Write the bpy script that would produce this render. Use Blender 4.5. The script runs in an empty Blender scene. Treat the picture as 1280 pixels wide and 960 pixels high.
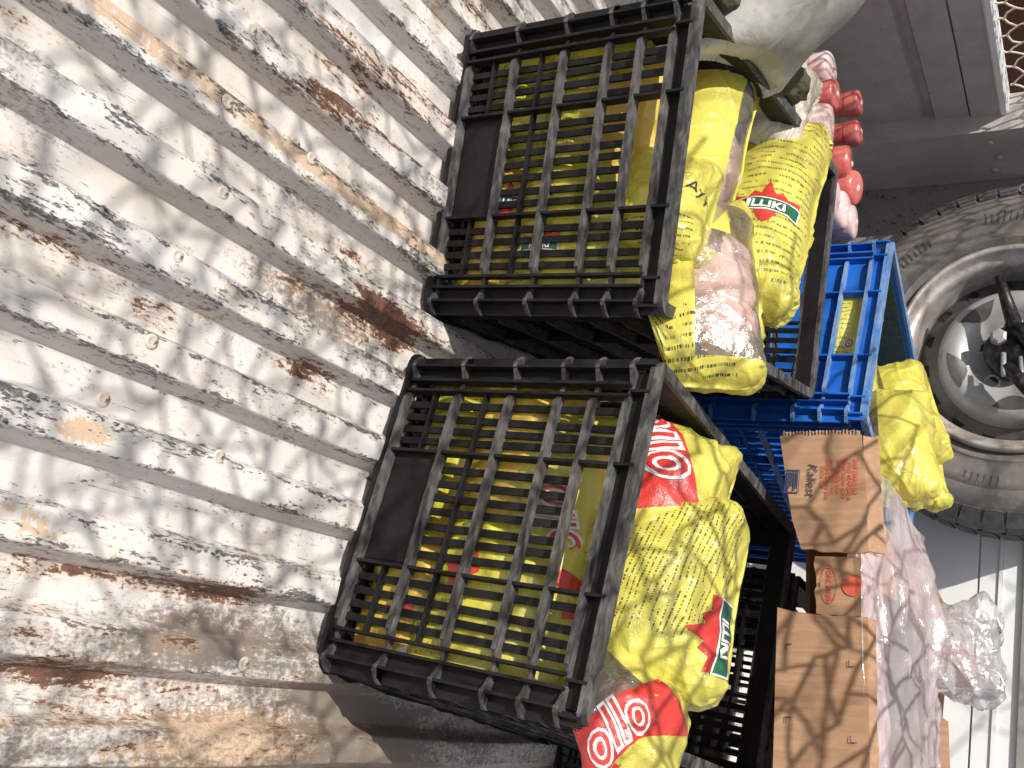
import bpy, bmesh, math, random
import numpy as np
from mathutils import Vector, Matrix, Euler, noise as mnoise
random.seed(7); rng = np.random.RandomState(7)
S = bpy.context.scene
col = S.collection
rad = math.radians

# ------------------------------------------------------------------ camera, world, sun, exposure
F = 1200.0; H = 0.755                                    # focal length in px of a 1280 wide picture, eye height above the bed
AX = np.array([[0.94851973, -0.18119476, -0.25976679], [0.31626356, 0.49794688, 0.80748143], [0.01696134, 0.84806684, -0.52961774]])
def wp(x, y, Y):                                         # photograph point at forward distance Y -> place in the truck bed
    d = AX @ np.array([y - 480.0, x - 640.0, F]); return np.array([0, 0, H]) + d * (Y / d[1])
cd = bpy.data.cameras.new('camera'); cam = bpy.data.objects.new('camera', cd); col.objects.link(cam)
up_, rt_, fw_ = AX[:, 1], AX[:, 0], AX[:, 2]
m = Matrix.Identity(4)
for i in range(3):
    m[i][0] = up_[i]; m[i][1] = -rt_[i]; m[i][2] = -fw_[i]
m[2][3] = H
cam.matrix_world = m
cd.sensor_width = 36; cd.lens = 36 * F / 1280; cd.clip_start = 0.02; cd.clip_end = 500
S.camera = cam
SUN_EL, SUN_AZ = rad(47), rad(31)                        # sun behind the left shoulder
sd = np.array([math.sin(SUN_AZ) * math.cos(SUN_EL), math.cos(SUN_AZ) * math.cos(SUN_EL), -math.sin(SUN_EL)])  # travel direction
W = bpy.data.worlds.new('World'); S.world = W; W.use_nodes = True
nt = W.node_tree; bg = nt.nodes['Background']; sky = nt.nodes.new('ShaderNodeTexSky')
sky.sky_type = 'NISHITA'; sky.sun_disc = False; sky.sun_elevation = SUN_EL; sky.sun_rotation = math.pi + SUN_AZ
sky.air_density = 1.0; sky.dust_density = 2.0
hs_ = nt.nodes.new('ShaderNodeHueSaturation'); hs_.inputs['Saturation'].default_value = 0.45
nt.links.new(sky.outputs[0], hs_.inputs['Color']); nt.links.new(hs_.outputs[0], bg.inputs[0]); bg.inputs[1].default_value = 0.12
sl = bpy.data.lights.new('sun', 'SUN'); sl.energy = 4.5; sl.angle = rad(0.53); sl.color = (1, 0.955, 0.88)
so = bpy.data.objects.new('sun', sl); col.objects.link(so)
so.rotation_mode = 'QUATERNION'; so.rotation_quaternion = Vector(sd).to_track_quat('-Z', 'Y')
S.view_settings.view_transform = 'Standard'; S.view_settings.look = 'None'; S.view_settings.exposure = 0.16
S.cycles.max_bounces = 8; S.cycles.transparent_max_bounces = 16

# ------------------------------------------------------------------ helpers
def tag(o, label=None, cat=None, group=None, kind=None):
    if label: o['label'] = label
    if cat: o['category'] = cat
    if group: o['group'] = group
    if kind: o['kind'] = kind
    return o
def empty(name, loc=(0, 0, 0), rot=(0, 0, 0)):
    o = bpy.data.objects.new(name, None); col.objects.link(o); o.location = loc; o.rotation_euler = rot; o.empty_display_size = .05
    return o
def mesh(name, vs, fs, mats=(), smooth=False, uv=None):
    me = bpy.data.meshes.new(name); me.from_pydata([tuple(v) for v in vs], [], [tuple(f) for f in fs]); me.update()
    for mt in (mats if isinstance(mats, (list, tuple)) else [mats]): me.materials.append(mt)
    if smooth: me.polygons.foreach_set('use_smooth', [True] * len(me.polygons))
    return me
def obj(name, me, parent=None, loc=(0, 0, 0), rot=(0, 0, 0)):
    o = bpy.data.objects.new(name, me); col.objects.link(o); o.parent = parent; o.location = loc; o.rotation_euler = rot
    return o
def box_vf(x0, x1, y0, y1, z0, z1):
    v = [(x, y, z) for z in (z0, z1) for y in (y0, y1) for x in (x0, x1)]
    return v, [(0, 2, 3, 1), (4, 5, 7, 6), (0, 1, 5, 4), (2, 6, 7, 3), (0, 4, 6, 2), (1, 3, 7, 5)]
class MB:
    def __init__(s): s.v = []; s.f = []
    def add(s, v, f):
        n = len(s.v); s.v += [tuple(p) for p in v]; s.f += [tuple(i + n for i in q) for q in f]; return s
    def box(s, *a): return s.add(*box_vf(*a))
    def prism(s, pts, z0, z1):                            # outline in x,y extruded in z
        n = len(pts)
        v = [(p[0], p[1], z0) for p in pts] + [(p[0], p[1], z1) for p in pts]
        f = [tuple(range(n))[::-1], tuple(range(n, 2 * n))] + [(i, (i + 1) % n, n + (i + 1) % n, n + i) for i in range(n)]
        return s.add(v, f)
    def tube(s, pts, r, k=5, close=True):
        pts = [Vector(p) for p in pts]; V = []; Fc = []
        for i, p in enumerate(pts):
            t = (pts[min(i + 1, len(pts) - 1)] - pts[max(i - 1, 0)]).normalized()
            a = t.orthogonal().normalized() if i == 0 else (a - t * a.dot(t)).normalized()
            b = t.cross(a)
            rr = r[i] if hasattr(r, '__len__') else r
            for j in range(k):
                w = 2 * math.pi * j / k; V.append(p + (a * math.cos(w) + b * math.sin(w)) * rr)
        for i in range(len(pts) - 1):
            for j in range(k): Fc.append((i * k + j, i * k + (j + 1) % k, (i + 1) * k + (j + 1) % k, (i + 1) * k + j))
        if close: Fc += [tuple(range(k))[::-1], tuple(range((len(pts) - 1) * k, len(pts) * k))]
        return s.add(V, Fc)
    def lathe(s, prof, n=64, a0=0, closed=False):         # profile (r, y) turned about the y axis
        V = []; Fc = []; k = len(prof)
        for i in range(n):
            w = 2 * math.pi * i / n
            for r, y in prof: V.append((r * math.cos(w), y, r * math.sin(w)))
        for i in range(n):
            for j in range(k - 1 + closed):
                a, b = i * k + j, i * k + (j + 1) % k; c, d = ((i + 1) % n) * k + (j + 1) % k, ((i + 1) % n) * k + j
                Fc.append((a, b, c, d))
        return s.add(V, Fc)
    def me(s, name, mat, smooth=False): return mesh(name, s.v, s.f, mat, smooth)

# ------------------------------------------------------------------ materials
class NM:
    def __init__(s, name):
        s.m = bpy.data.materials.new(name); s.m.use_nodes = True; s.t = s.m.node_tree; s.n = s.t.nodes
        s.b = s.n['Principled BSDF']; s.out = s.n['Material Output']
    def node(s, ty, **k):
        n = s.n.new(ty)
        for a, b in k.items(): setattr(n, a, b)
        return n
    def L(s, a, b): s.t.links.new(a, b)
    def setin(s, sock, v):
        if isinstance(v, bpy.types.NodeSocket): s.L(v, sock)
        elif isinstance(v, (tuple, list)) and len(v) == 3 and sock.type == 'RGBA': sock.default_value = (*v, 1)
        else: sock.default_value = v
    def co(s, kind='Object', scale=None, rot=None):
        t = s.node('ShaderNodeTexCoord').outputs[kind]
        if scale is None: return t
        mp = s.node('ShaderNodeMapping'); s.L(t, mp.inputs[0]); mp.inputs['Scale'].default_value = scale
        if rot: mp.inputs['Rotation'].default_value = rot
        return mp.outputs[0]
    def noise(s, vec, scale, detail=4, rough=.55, dist=0):
        n = s.node('ShaderNodeTexNoise'); s.L(vec, n.inputs['Vector']); n.inputs['Scale'].default_value = scale
        n.inputs['Detail'].default_value = detail; n.inputs['Roughness'].default_value = rough; n.inputs['Distortion'].default_value = dist
        return n.outputs['Fac']
    def vor(s, vec, scale, feature='DISTANCE_TO_EDGE', out=0):
        n = s.node('ShaderNodeTexVoronoi', feature=feature); s.L(vec, n.inputs['Vector']); n.inputs['Scale'].default_value = scale
        return n.outputs[out]
    def ramp(s, fac, a, b, ca=0.0, cb=1.0):
        n = s.node('ShaderNodeMapRange'); s.L(fac, n.inputs[0]); n.inputs[1].default_value = a; n.inputs[2].default_value = b
        s.setin(n.inputs[3], ca); s.setin(n.inputs[4], cb); return n.outputs[0]
    def math(s, op, a, b=0.0, c=0.0):
        n = s.node('ShaderNodeMath', operation=op)
        for i, v in enumerate((a, b, c)): s.setin(n.inputs[i], v)
        return n.outputs[0]
    def mix(s, f, a, b):
        n = s.node('ShaderNodeMix', data_type='RGBA'); s.setin(n.inputs['Factor'], f); s.setin(n.inputs['A'], a); s.setin(n.inputs['B'], b)
        return n.outputs['Result']
    def attr(s, name): return s.node('ShaderNodeAttribute', attribute_name=name).outputs['Fac']
    def bump(s, h, strength=.3, dist=.002, prev=None):
        n = s.node('ShaderNodeBump'); s.L(h, n.inputs['Height']); n.inputs['Strength'].default_value = strength; n.inputs['Distance'].default_value = dist
        if prev is not None: s.L(prev, n.inputs['Normal'])
        return n.outputs[0]
    def fin(s, color=None, rough=None, normal=None, **k):
        if color is not None: s.setin(s.b.inputs['Base Color'], color)
        if rough is not None: s.setin(s.b.inputs['Roughness'], rough)
        if normal is not None: s.L(normal, s.b.inputs['Normal'])
        for a, v in k.items(): s.setin(s.b.inputs[a.replace('_', ' ')], v)
        return s.m

def mat_floor():
    M = NM('worn_white_paint'); c = M.co('Object'); st = M.co('Object', (1, .22, 1)); fine = M.co('Object', (1, .3, 1))
    big = M.noise(c, 5, 5); rust = M.attr('rust'); edge = M.attr('edge'); scrape = M.attr('scrape'); beige = M.attr('beige'); dirt = M.attr('dirt')
    n1 = M.noise(st, 38, 8, .68, .6); n2 = M.noise(fine, 120, 6, .7, .8); n3 = M.noise(c, 55, 8, .72, 1.2)
    base = M.mix(M.ramp(big, .35, .7), (.74, .705, .675), (.66, .625, .59))
    base = M.mix(M.ramp(M.noise(st, 14, 6, .6), .45, .72), base, (.62, .56, .50))
    def msum(a, ka, *terms):
        o = M.math('MULTIPLY', a, ka)
        for n_, k_ in terms: o = M.math('ADD', o, M.math('MULTIPLY', M.math('SUBTRACT', n_, .5), k_))
        return o
    n4 = M.noise(M.co('Object', (1, .35, 1)), 320, 4, .65, .4); n5 = M.noise(st, 75, 7, .75, 1.0); n6 = M.noise(c, 130, 6, .75, .5)
    # faint warm stain and grime over the whole sheet
    base = M.mix(M.ramp(msum(edge, .10, (n5, 1.2), (M.noise(c, 9, 5), 1.3)), .08, .42, 0, .55), base, (.50, .42, .35))
    base = M.mix(M.ramp(n6, .56, .72, 0, .4), base, (.46, .40, .36))
    # warm primer that shows where the white has gone
    base = M.mix(M.ramp(msum(beige, .9, (n3, 1.6), (n6, .9)), .50, .60, 0, .9), base, (.60, .43, .29))
    # soot-brown dirt
    base = M.mix(M.ramp(msum(dirt, 1.0, (M.noise(st, 22, 8, .7, .7), 2.2), (n6, 2.0), (n4, 1.2)), .34, .85, 0.0, .85), base, (.17, .13, .10))
    # grey-blue bare steel scraped through along the ribs
    f1 = M.ramp(msum(scrape, .66, (n1, 2.2), (n5, 1.9), (n4, 1.9)), .42, .52); steel = M.mix(M.ramp(n6, .4, .6), (.09, .09, .10), (.30, .295, .295))
    base = M.mix(f1, base, steel)
    # brown rust, broken into flakes
    rs = msum(rust, .95, (M.noise(st, 24, 9, .75, .9), 2.1), (n5, 1.9), (n6, 1.2), (n4, 1.2))
    base = M.mix(M.ramp(rs, .30, .62, 0.0, .6), base, (.47, .29, .17))
    f2 = M.ramp(rs, .60, .68); rc = M.mix(M.ramp(n6, .35, .65), (.075, .038, .028), (.23, .115, .075))
    base = M.mix(f2, base, rc)
    # small chips everywhere
    f3 = M.ramp(msum(edge, .05, (n2, 1.0), (n4, 1.1)), .30, .34); base = M.mix(f3, base, (.15, .10, .085))
    # hairline scratches
    sc = M.co('Object', (1, .05, 1), (0, 0, .35)); f4 = M.ramp(M.noise(sc, 260, 2, .5, 1.5), .715, .735); base = M.mix(f4, base, (.2, .2, .21))
    sc = M.co('Object', (1, .06, 1), (0, 0, -.9)); f5 = M.ramp(M.noise(sc, 200, 2, .5, 2.0), .73, .745); base = M.mix(f5, base, (.16, .14, .13))
    h = M.math('SUBTRACT', M.math('MULTIPLY', M.noise(c, 60, 5), .4), M.math('ADD', M.math('MULTIPLY', f2, .55), M.math('MULTIPLY', f1, .35)))
    return M.fin(base, M.ramp(n3, .3, .7, .42, .62), M.bump(h, .55, .0018), Metallic=M.math('MULTIPLY', f1, .35))

def mat_plastic(name, a, b, wear, rough=.48, streak=(1, 1, 1), lo=.45, hi=.7, bumps=.25):
    M = NM(name); c = M.co('Object', streak); c0 = M.co('Object')
    n = M.noise(c, 90, 7, .7, .5); base = M.mix(M.ramp(M.noise(c0, 14, 4), .35, .7), a, b)
    base = M.mix(M.ramp(n, lo, hi), base, wear)
    return M.fin(base, M.ramp(n, .3, .7, rough - .05, rough + .2), M.bump(M.noise(c0, 130, 5), bumps, .001), Specular_IOR_Level=.32)

def mat_paint(name, a, b, spot=(.2, .13, .09), rough=.5, thr=.70, metal=0):
    M = NM(name); c = M.co('Object'); n = M.noise(c, 9, 8, .7, .4)
    base = M.mix(M.ramp(n, .35, .7), a, b)
    base = M.mix(M.ramp(M.noise(c, 46, 6, .7, .5), thr, thr + .04), base, spot)
    return M.fin(base, rough, M.bump(M.noise(c, 40, 5), .15, .002), Metallic=metal)

def film(M, nor, tint, gloss_lo=.10, gloss_hi=.75, rough=.12, milky=.14):
    tr = M.node('ShaderNodeBsdfTransparent'); tr.inputs[0].default_value = (*tint, 1)
    gl = M.node('ShaderNodeBsdfGlossy'); gl.inputs['Roughness'].default_value = rough; gl.inputs[0].default_value = (1, 1, 1, 1)
    df = M.node('ShaderNodeBsdfDiffuse'); df.inputs[0].default_value = (.95, .93, .93, 1)
    lw = M.node('ShaderNodeLayerWeight'); lw.inputs['Blend'].default_value = .35
    if nor is not None:
        for n in (gl, lw, df): M.L(nor, n.inputs['Normal'])
    f = M.ramp(lw.outputs['Fresnel'], 0, 1, gloss_lo, gloss_hi)
    m0 = M.node('ShaderNodeMixShader'); m0.inputs[0].default_value = milky; M.L(tr.outputs[0], m0.inputs[1]); M.L(df.outputs[0], m0.inputs[2])
    m1 = M.node('ShaderNodeMixShader'); M.L(f, m1.inputs[0]); M.L(m0.outputs[0], m1.inputs[1]); M.L(gl.outputs[0], m1.inputs[2])
    return m1.outputs[0]

def crinkle(M, c, s=1.0, strength=.45, dist=.004):
    a = M.noise(c, 22 * s, 3, .5, 1.6); b = M.vor(c, 26 * s); d = M.noise(c, 75 * s, 3, .6, 2.2)
    n = M.node('ShaderNodeVectorMath'); 
    h = M.math('ADD', M.math('MULTIPLY', a, 1.0), M.math('ADD', M.math('MULTIPLY', M.math('ABSOLUTE', M.math('SUBTRACT', d, .5)), .8), M.math('MULTIPLY', M.ramp(b, 0, .2), .16)))
    M.n.remove(n)
    return M.bump(h, strength, dist)

def mat_clear(name, tint=(.93, .9, .92), milky=.14, s=1.0, rough=.1, strength=.6):
    M = NM(name); nor = crinkle(M, M.co('Object'), s, strength, .005)
    M.L(film(M, nor, tint, .16, .85, rough, milky), M.out.inputs[0]); return M.m

def mat_bag(name, rects=(), colour=(.85, .775, .15), back=False, dots=()):
    """printed film; rects = (u0,v0,u1,v1,rows,angle) blocks of small print in the bag's own uv"""
    M = NM(name); c = M.co('Object'); uv = M.node('ShaderNodeUVMap').outputs[0]
    base = M.mix(M.ramp(M.noise(c, 11, 4), .35, .7), colour, tuple(x * .86 for x in colour))
    sep = M.node('ShaderNodeSeparateXYZ'); M.L(uv, sep.inputs[0]); u, v = sep.outputs[0], sep.outputs[1]
    for (u0, v0, u1, v1, rows, ang, vertical, ink) in rects:
        a, b = (v, u) if vertical else (u, v)               # a runs along a line of print, b across the lines
        if ang: b2 = M.math('ADD', b, M.math('MULTIPLY', a, ang))
        else: b2 = b
        wob = M.math('MULTIPLY', M.math('SUBTRACT', M.noise(uv, 5, 2), .5), .03)
        b2 = M.math('ADD', b2, wob)
        rowf = M.math('MULTIPLY', b2, rows); fr = M.math('FRACT', rowf); ri = M.math('FLOOR', rowf)
        line = M.math('MULTIPLY', M.math('GREATER_THAN', fr, .40), M.math('LESS_THAN', fr, .72))
        cv = M.node('ShaderNodeCombineXYZ'); M.L(M.math('MULTIPLY', a, 210), cv.inputs[0]); M.L(M.math('MULTIPLY', ri, 7.31), cv.inputs[1])
        lett = M.node('ShaderNodeTexNoise'); M.L(cv.outputs[0], lett.inputs['Vector']); lett.inputs['Scale'].default_value = 1; lett.inputs['Detail'].default_value = 1
        cw = M.node('ShaderNodeCombineXYZ'); M.L(M.math('MULTIPLY', a, 9), cw.inputs[0]); M.L(M.math('MULTIPLY', ri, 3.7), cw.inputs[1])
        para = M.node('ShaderNodeTexNoise'); M.L(cw.outputs[0], para.inputs['Vector']); para.inputs['Scale'].default_value = 1; para.inputs['Detail'].default_value = 0
        k = M.math('MULTIPLY', line, M.math('GREATER_THAN', lett.outputs[0], .485)); k = M.math('MULTIPLY', k, M.math('GREATER_THAN', para.outputs[0], .34))
        edge = M.math('MULTIPLY', M.math('SUBTRACT', para.outputs[0], .5), .10)
        for q, lo, hi in ((u, u0, u1), (v, v0, v1)):
            q2 = M.math('ADD', q, edge)
            k = M.math('MULTIPLY', k, M.math('MULTIPLY', M.math('GREATER_THAN', q2, lo), M.math('LESS_THAN', q2, hi)))
        base = M.mix(M.math('MULTIPLY', k, ink), base, (.03, .035, .02))
    nor = crinkle(M, c, 1.0, .5, .0045)
    M.fin(base, .24, nor, Specular_IOR_Level=.6, Coat_Weight=.5, Coat_Roughness=.10)
    trl = M.node('ShaderNodeBsdfTranslucent'); M.L(base, trl.inputs[0]); M.L(nor, trl.inputs['Normal'])
    ms = M.node('ShaderNodeMixShader'); ms.inputs[0].default_value = .28
    M.L(M.b.outputs[0], ms.inputs[1]); M.L(trl.outputs[0], ms.inputs[2]); M.L(ms.outputs[0], M.out.inputs[0])
    return M.m
def mat_ink(name, c, rough=.3):
    M = NM(name); n = M.noise(M.co('Object'), 60, 5); return M.fin(M.mix(M.ramp(n, .3, .7), c, tuple(x * .82 for x in c)), rough, crinkle(M, M.co('Object'), 1, .4, .004), Coat_Weight=.3)
def mat_meat(name, a, b, c3):
    M = NM(name); c = M.co('Object'); base = M.mix(M.ramp(M.noise(c, 16, 5, .6, .8), .35, .65), a, b)
    base = M.mix(M.ramp(M.noise(c, 30, 6, .65, 1.5), .56, .74), base, c3)
    bm = M.math('ADD', M.noise(c, 28, 5), M.math('MULTIPLY', M.ramp(M.vor(c, 240, 'F1'), 0, .7), .10))
    return M.fin(base, .33, M.bump(bm, .4, .006), Subsurface_Weight=.2, Subsurface_Radius=(.02, .008, .006), Subsurface_Scale=.4)
def mat_card(name):
    M = NM(name); c = M.co('Object'); n = M.noise(c, 7, 6); base = M.mix(M.ramp(n, .3, .7), (.355, .205, .118), (.29, .163, .094))
    base = M.mix(M.ramp(M.noise(M.co('Object', (1, 1, .1)), 150, 3), .4, .7, 0, .35), base, (.56, .34, .20))
    base = M.mix(M.ramp(M.noise(c, 20, 6, .7, .5), .63, .72, 0, .5), base, (.33, .18, .10))
    return M.fin(base, .8, M.bump(M.math('ADD', M.noise(c, 24, 5), M.math('MULTIPLY', M.noise(c, 3, 2), 2)), .25, .003))

m_floor = mat_floor()
m_black = mat_plastic('black_plastic', (.007, .0068, .007), (.012, .0115, .0115), (.04, .038, .037), .55, lo=.6, hi=.8)
m_blackrib = mat_plastic('scuffed_black_plastic', (.028, .026, .026), (.055, .052, .05), (.20, .19, .182), .55, streak=(.35, 1, 1), lo=.42, hi=.78, bumps=.5)
m_blue = mat_plastic('blue_plastic', (.012, .125, .52), (.010, .10, .43), (.05, .18, .50), .42, lo=.6, hi=.8)
m_bluerib = mat_plastic('scuffed_blue_plastic', (.05, .17, .46), (.10, .22, .46), (.28, .36, .50), .5, streak=(.3, 1, 1), lo=.4, hi=.75)
m_wall = mat_paint('grey_white_panel_paint', (.56, .54, .53), (.46, .44, .43), (.20, .16, .14), .5, .69)
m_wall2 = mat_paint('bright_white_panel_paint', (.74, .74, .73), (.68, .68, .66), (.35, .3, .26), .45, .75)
m_rail = mat_paint('white_rail_paint', (.78, .77, .75), (.70, .69, .66), (.25, .14, .1), .45, .66)
m_sidegrey = mat_paint('dusty_grey_paint', (.46, .42, .405), (.33, .30, .285), (.08, .06, .05), .55, .66)
m_wallshade = mat_paint('shade_grey_paint', (.22, .20, .19), (.15, .135, .13), (.06, .05, .045), .6, .6)  # side board's shadow on the headboard, painted in as darker grey
m_greytop = mat_paint('grey_green_trim', (.24, .25, .22), (.2, .21, .19), rough=.6)
m_yel = mat_bag('yellow_film_plain')
m_clear = mat_clear('clear_film', (.96, .93, .93), .07, .8, .14, .6)
m_clearbox = mat_clear('clear_liner_film', (.98, .96, .96), .25, .55, .17, .62)
m_chicken = mat_meat('chicken_skin', (.84, .56, .50), (.82, .66, .59), (.72, .38, .33))
m_pinkmeat = mat_meat('pale_pink_meat', (.78, .46, .44), (.80, .60, .58), (.72, .30, .28))
m_brownmeat = mat_meat('browned_meat', (.30, .14, .10), (.42, .22, .16), (.12, .05, .04))
m_card = mat_card('brown_cardboard'); m_cardedge = mat_plastic('torn_cardboard_edge', (.25, .15, .09), (.36, .22, .13), (.5, .34, .22), .85, lo=.4, hi=.6)
m_red = mat_ink('red_print', (.66, .05, .04)); m_green = mat_ink('green_print', (.02, .12, .06)); m_white = mat_ink('white_print', (.85, .84, .82))
m_dark = mat_ink('black_print', (.03, .03, .025)); m_navy = mat_ink('navy_print', (.03, .05, .13), .7)
m_redcard = mat_ink('red_print_on_card', (.60, .10, .055), .8); m_blackcard = mat_ink('black_print_on_card', (.05, .045, .06), .8); m_cardlight = mat_ink('pale_print_on_card', (.62, .52, .46), .8)

# ------------------------------------------------------------------ text and outlines laid onto surfaces
def text_geo(s, size=1.0, bold=0.0, shear=0.0):
    cu = bpy.data.curves.new('t', 'FONT'); cu.body = s; cu.size = size; cu.resolution_u = 3; cu.offset = bold; cu.shear = shear
    cu.align_x = 'CENTER'; cu.align_y = 'CENTER'
    o = bpy.data.objects.new('t', cu); col.objects.link(o); bpy.context.view_layer.update()
    me = bpy.data.meshes.new_from_object(o.evaluated_get(bpy.context.evaluated_depsgraph_get()))
    v = [(p.co.x, p.co.y) for p in me.vertices]; f = [tuple(p.vertices) for p in me.polygons]
    bpy.data.objects.remove(o); bpy.data.curves.remove(cu); bpy.data.meshes.remove(me)
    return v, f
def dense(v, f, maxlen):
    bm = bmesh.new(); vs = [bm.verts.new((p[0], p[1], 0)) for p in v]
    for q in f:
        try: bm.faces.new([vs[i] for i in q])
        except ValueError: pass
    bmesh.ops.triangulate(bm, faces=bm.faces[:])
    for _ in range(5):
        e = [e for e in bm.edges if e.calc_length() > maxlen]
        if not e: break
        bmesh.ops.subdivide_edges(bm, edges=e, cuts=1); bmesh.ops.triangulate(bm, faces=bm.faces[:])
    bm.verts.index_update(); out = [(p.co.x, p.co.y) for p in bm.verts], [tuple(x.index for x in q.verts) for q in bm.faces]
    bm.free(); return out

# ------------------------------------------------------------------ bed floor
XL, YF = -1.40, 2.42
PER = .0875; X0 = -.565
def profile(x):
    t = ((x - X0) % PER) / PER
    if t < .36: return 1.0
    if t < .48: return 1 - (t - .36) / .12
    if t < .90: return 0.0
    return (t - .90) / .10
def build_floor():
    xs = []; k0 = int((XL - X0) / PER) - 1; k1 = int((1.0 - X0) / PER) + 1
    br = [0, .015, .04, .12, .2, .28, .33, .35, .36, .375, .40, .42, .44, .465, .48, .50, .54, .62, .70, .78, .85, .885, .90, .92, .95, .98]
    for k in range(k0, k1 + 1):
        for b in br:
            x = X0 + (k + b) * PER
            if XL - .02 <= x <= 1.0: xs.append(x)
    xs = np.array(xs); ys = np.arange(-.7, YF + .01, .0075)
    hgt = np.array([profile(x) for x in xs])
    # rounded shoulders
    hs = .25 * np.roll(hgt, 1) + .5 * hgt + .25 * np.roll(hgt, -1); hs[0] = hgt[0]; hs[-1] = hgt[-1]
    nx, ny = len(xs), len(ys); V = np.zeros((nx, ny, 3)); V[..., 0] = xs[:, None]; V[..., 1] = ys[None]
    d = np.zeros((nx, ny)); wv = np.zeros((nx, ny))
    for j, y in enumerate(ys):
        for i, x in enumerate(xs[::8]): 
            a = mnoise.noise(Vector((x * 5, y * 3.1, 0))); b = mnoise.noise(Vector((x * 16, y * 10, 4)))
            d[i * 8:i * 8 + 8, j] = a * .0022 + b * .0012; wv[i * 8:i * 8 + 8, j] = mnoise.noise(Vector((3, x * 1.0, y * 3.5))) * .0035
    # smooth across columns
    for _ in range(8): d[1:-1] = (d[:-2] + d[2:] + 2 * d[1:-1]) / 4
    for _ in range(8): wv[1:-1] = (wv[:-2] + wv[2:] + 2 * wv[1:-1]) / 4
    V[..., 2] = hs[:, None] * .024 - .024 + d; V[..., 0] += wv
    idx = np.arange(nx * ny).reshape(nx, ny)
    Fq = np.stack([idx[:-1, :-1], idx[1:, :-1], idx[1:, 1:], idx[:-1, 1:]], -1).reshape(-1, 4)
    me = mesh('bed_floor', V.reshape(-1, 3), Fq.tolist(), m_floor, True)
    def G(x, y, rx, ry, w=1.0): return w * np.exp(-(((V[..., 0] - x) / rx) ** 2 + ((V[..., 1] - y) / ry) ** 2))
    def at(px, py): p = wp(px, py, 1.0); dd = p - np.array([0, 0, H]); q = np.array([0, 0, H]) + dd * (-H / dd[2]); return q[0], q[1]
    rust = np.full((nx, ny), .02); beige = np.full((nx, ny), .02); dirt = np.zeros((nx, ny)); 
    t = ((V[..., 0] - X0) % PER) / PER
    edge = np.exp(-((t - .36) / .05) ** 2) + np.exp(-((t - .02) / .06) ** 2) + np.exp(-((t - .98) / .06) ** 2)
    edgeL = np.exp(-((t - .02) / .07) ** 2) + np.exp(-((t - .98) / .05) ** 2)
    scrape = .55 * np.clip(edge, 0, 1) + .12 * (t < .36) - .12 * ((t > .5) & (t < .85))
    # rust spots seen on the photograph
    for (px, py, rx, ry, w) in [(400, 465, .014, .05, 1.0), (375, 345, .012, .06, .55), (410, 120, .02, .06, .6), (480, 170, .015, .1, .5), (470, 330, .02, .08, .45),
                                (180, 730, .014, .16, .62), (290, 742, .012, .07, .62), (60, 770, .012, .05, .3), (60, 848, .010, .09, .5), (130, 852, .008, .06, .45), (20, 785, .010, .04, .5),
                                (90, 835, .012, .05, .35), (160, 900, .03, .1, .2), (60, 690, .02, .05, .15), (240, 800, .02, .03, .4), (120, 320, .008, .1, .35), (200, 380, .008, .06, .4),
                                (500, 410, .03, .08, .5), (440, 60, .03, .12, .4), (530, 130, .03, .1, .5), (30, 265, .01, .08, .3), (600, 10, .03, .1, .6), (480, 390, .02, .1, .5), (215, 400, .006, .03, .5)]:
        x, y = at(px, py); rust += G(x, y, rx, ry, w)
    for (px, py, rx, ry, w) in [(105, 540, .012, .035, 1.1), (300, 370, .015, .04, .6), (60, 570, .01, .03, .3), (330, 930, .05, .15, .75), (80, 50, .01, .1, .3), (220, 940, .04, .15, .5), (30, 650, .03, .05, .5),
                                (280, 400, .01, .03, .6), (130, 690, .03, .06, .35), (400, 290, .03, .07, .5), (400, 430, .02, .08, .4), (460, 250, .02, .1, .35), (560, 10, .05, .15, .5)]:
        x, y = at(px, py); beige += G(x, y, rx, ry, w)
    strip = (V[..., 0] > -.494) & (V[..., 0] < -.456); beige += np.where(strip, .72 * np.clip((V[..., 1] - .25) / .15, 0, 1), 0)
    for (px, py, rx, ry, w) in [(60, 45, .02, .05, .35), (15, 70, .02, .06, .5), (300, 800, .03, .1, .6), (380, 790, .02, .08, .45), (420, 860, .04, .10, .45), (150, 820, .05, .15, .45), (270, 760, .03, .06, .3),
                                (50, 130, .012, .06, .4), (380, 360, .02, .1, .55), (430, 250, .02, .08, .3), (440, 410, .03, .08, .5), (400, 620, .03, .1, .15), (20, 960, .04, .2, .4), (480, 920, .08, .15, .7)]:
        x, y = at(px, py); dirt += G(x, y, rx, ry, w)
    rust += np.clip((V[..., 0] - .0) * .8, 0, .12) + .04; dirt += .18 * np.clip((V[..., 1] - .55) * 2, 0, 1) + .35 * np.clip((V[..., 0] - .02) * 6, 0, 1) + .13 * edgeL * np.clip(V[..., 1] - .35, 0, .8) * 2
    scrape -= np.clip((V[..., 0] - .02) * 4, 0, .4)
    for nm, a in (('rust', rust), ('beige', beige), ('dirt', dirt), ('edge', edge), ('scrape', scrape)):
        at_ = me.attributes.new(nm, 'FLOAT', 'POINT'); at_.data.foreach_set('value', a.astype(np.float32).ravel())
    fl = tag(obj('floor', me), 'corrugated steel bed floor in chipped white paint with rust and primer showing through', kind='structure')
    # shallow pressed rivet heads
    mb = MB(); mb.lathe([(0.0001, -.0002), (.003, -.0001), (.0048, .0006), (.0060, .0008), (.0072, .0003), (.0084, -.0006)], 14)
    rv = mb.me('rivet', mat_paint('rivet_rust_paint', (.62, .56, .51), (.50, .38, .29), (.14, .08, .06), .5, .54), True)
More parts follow.
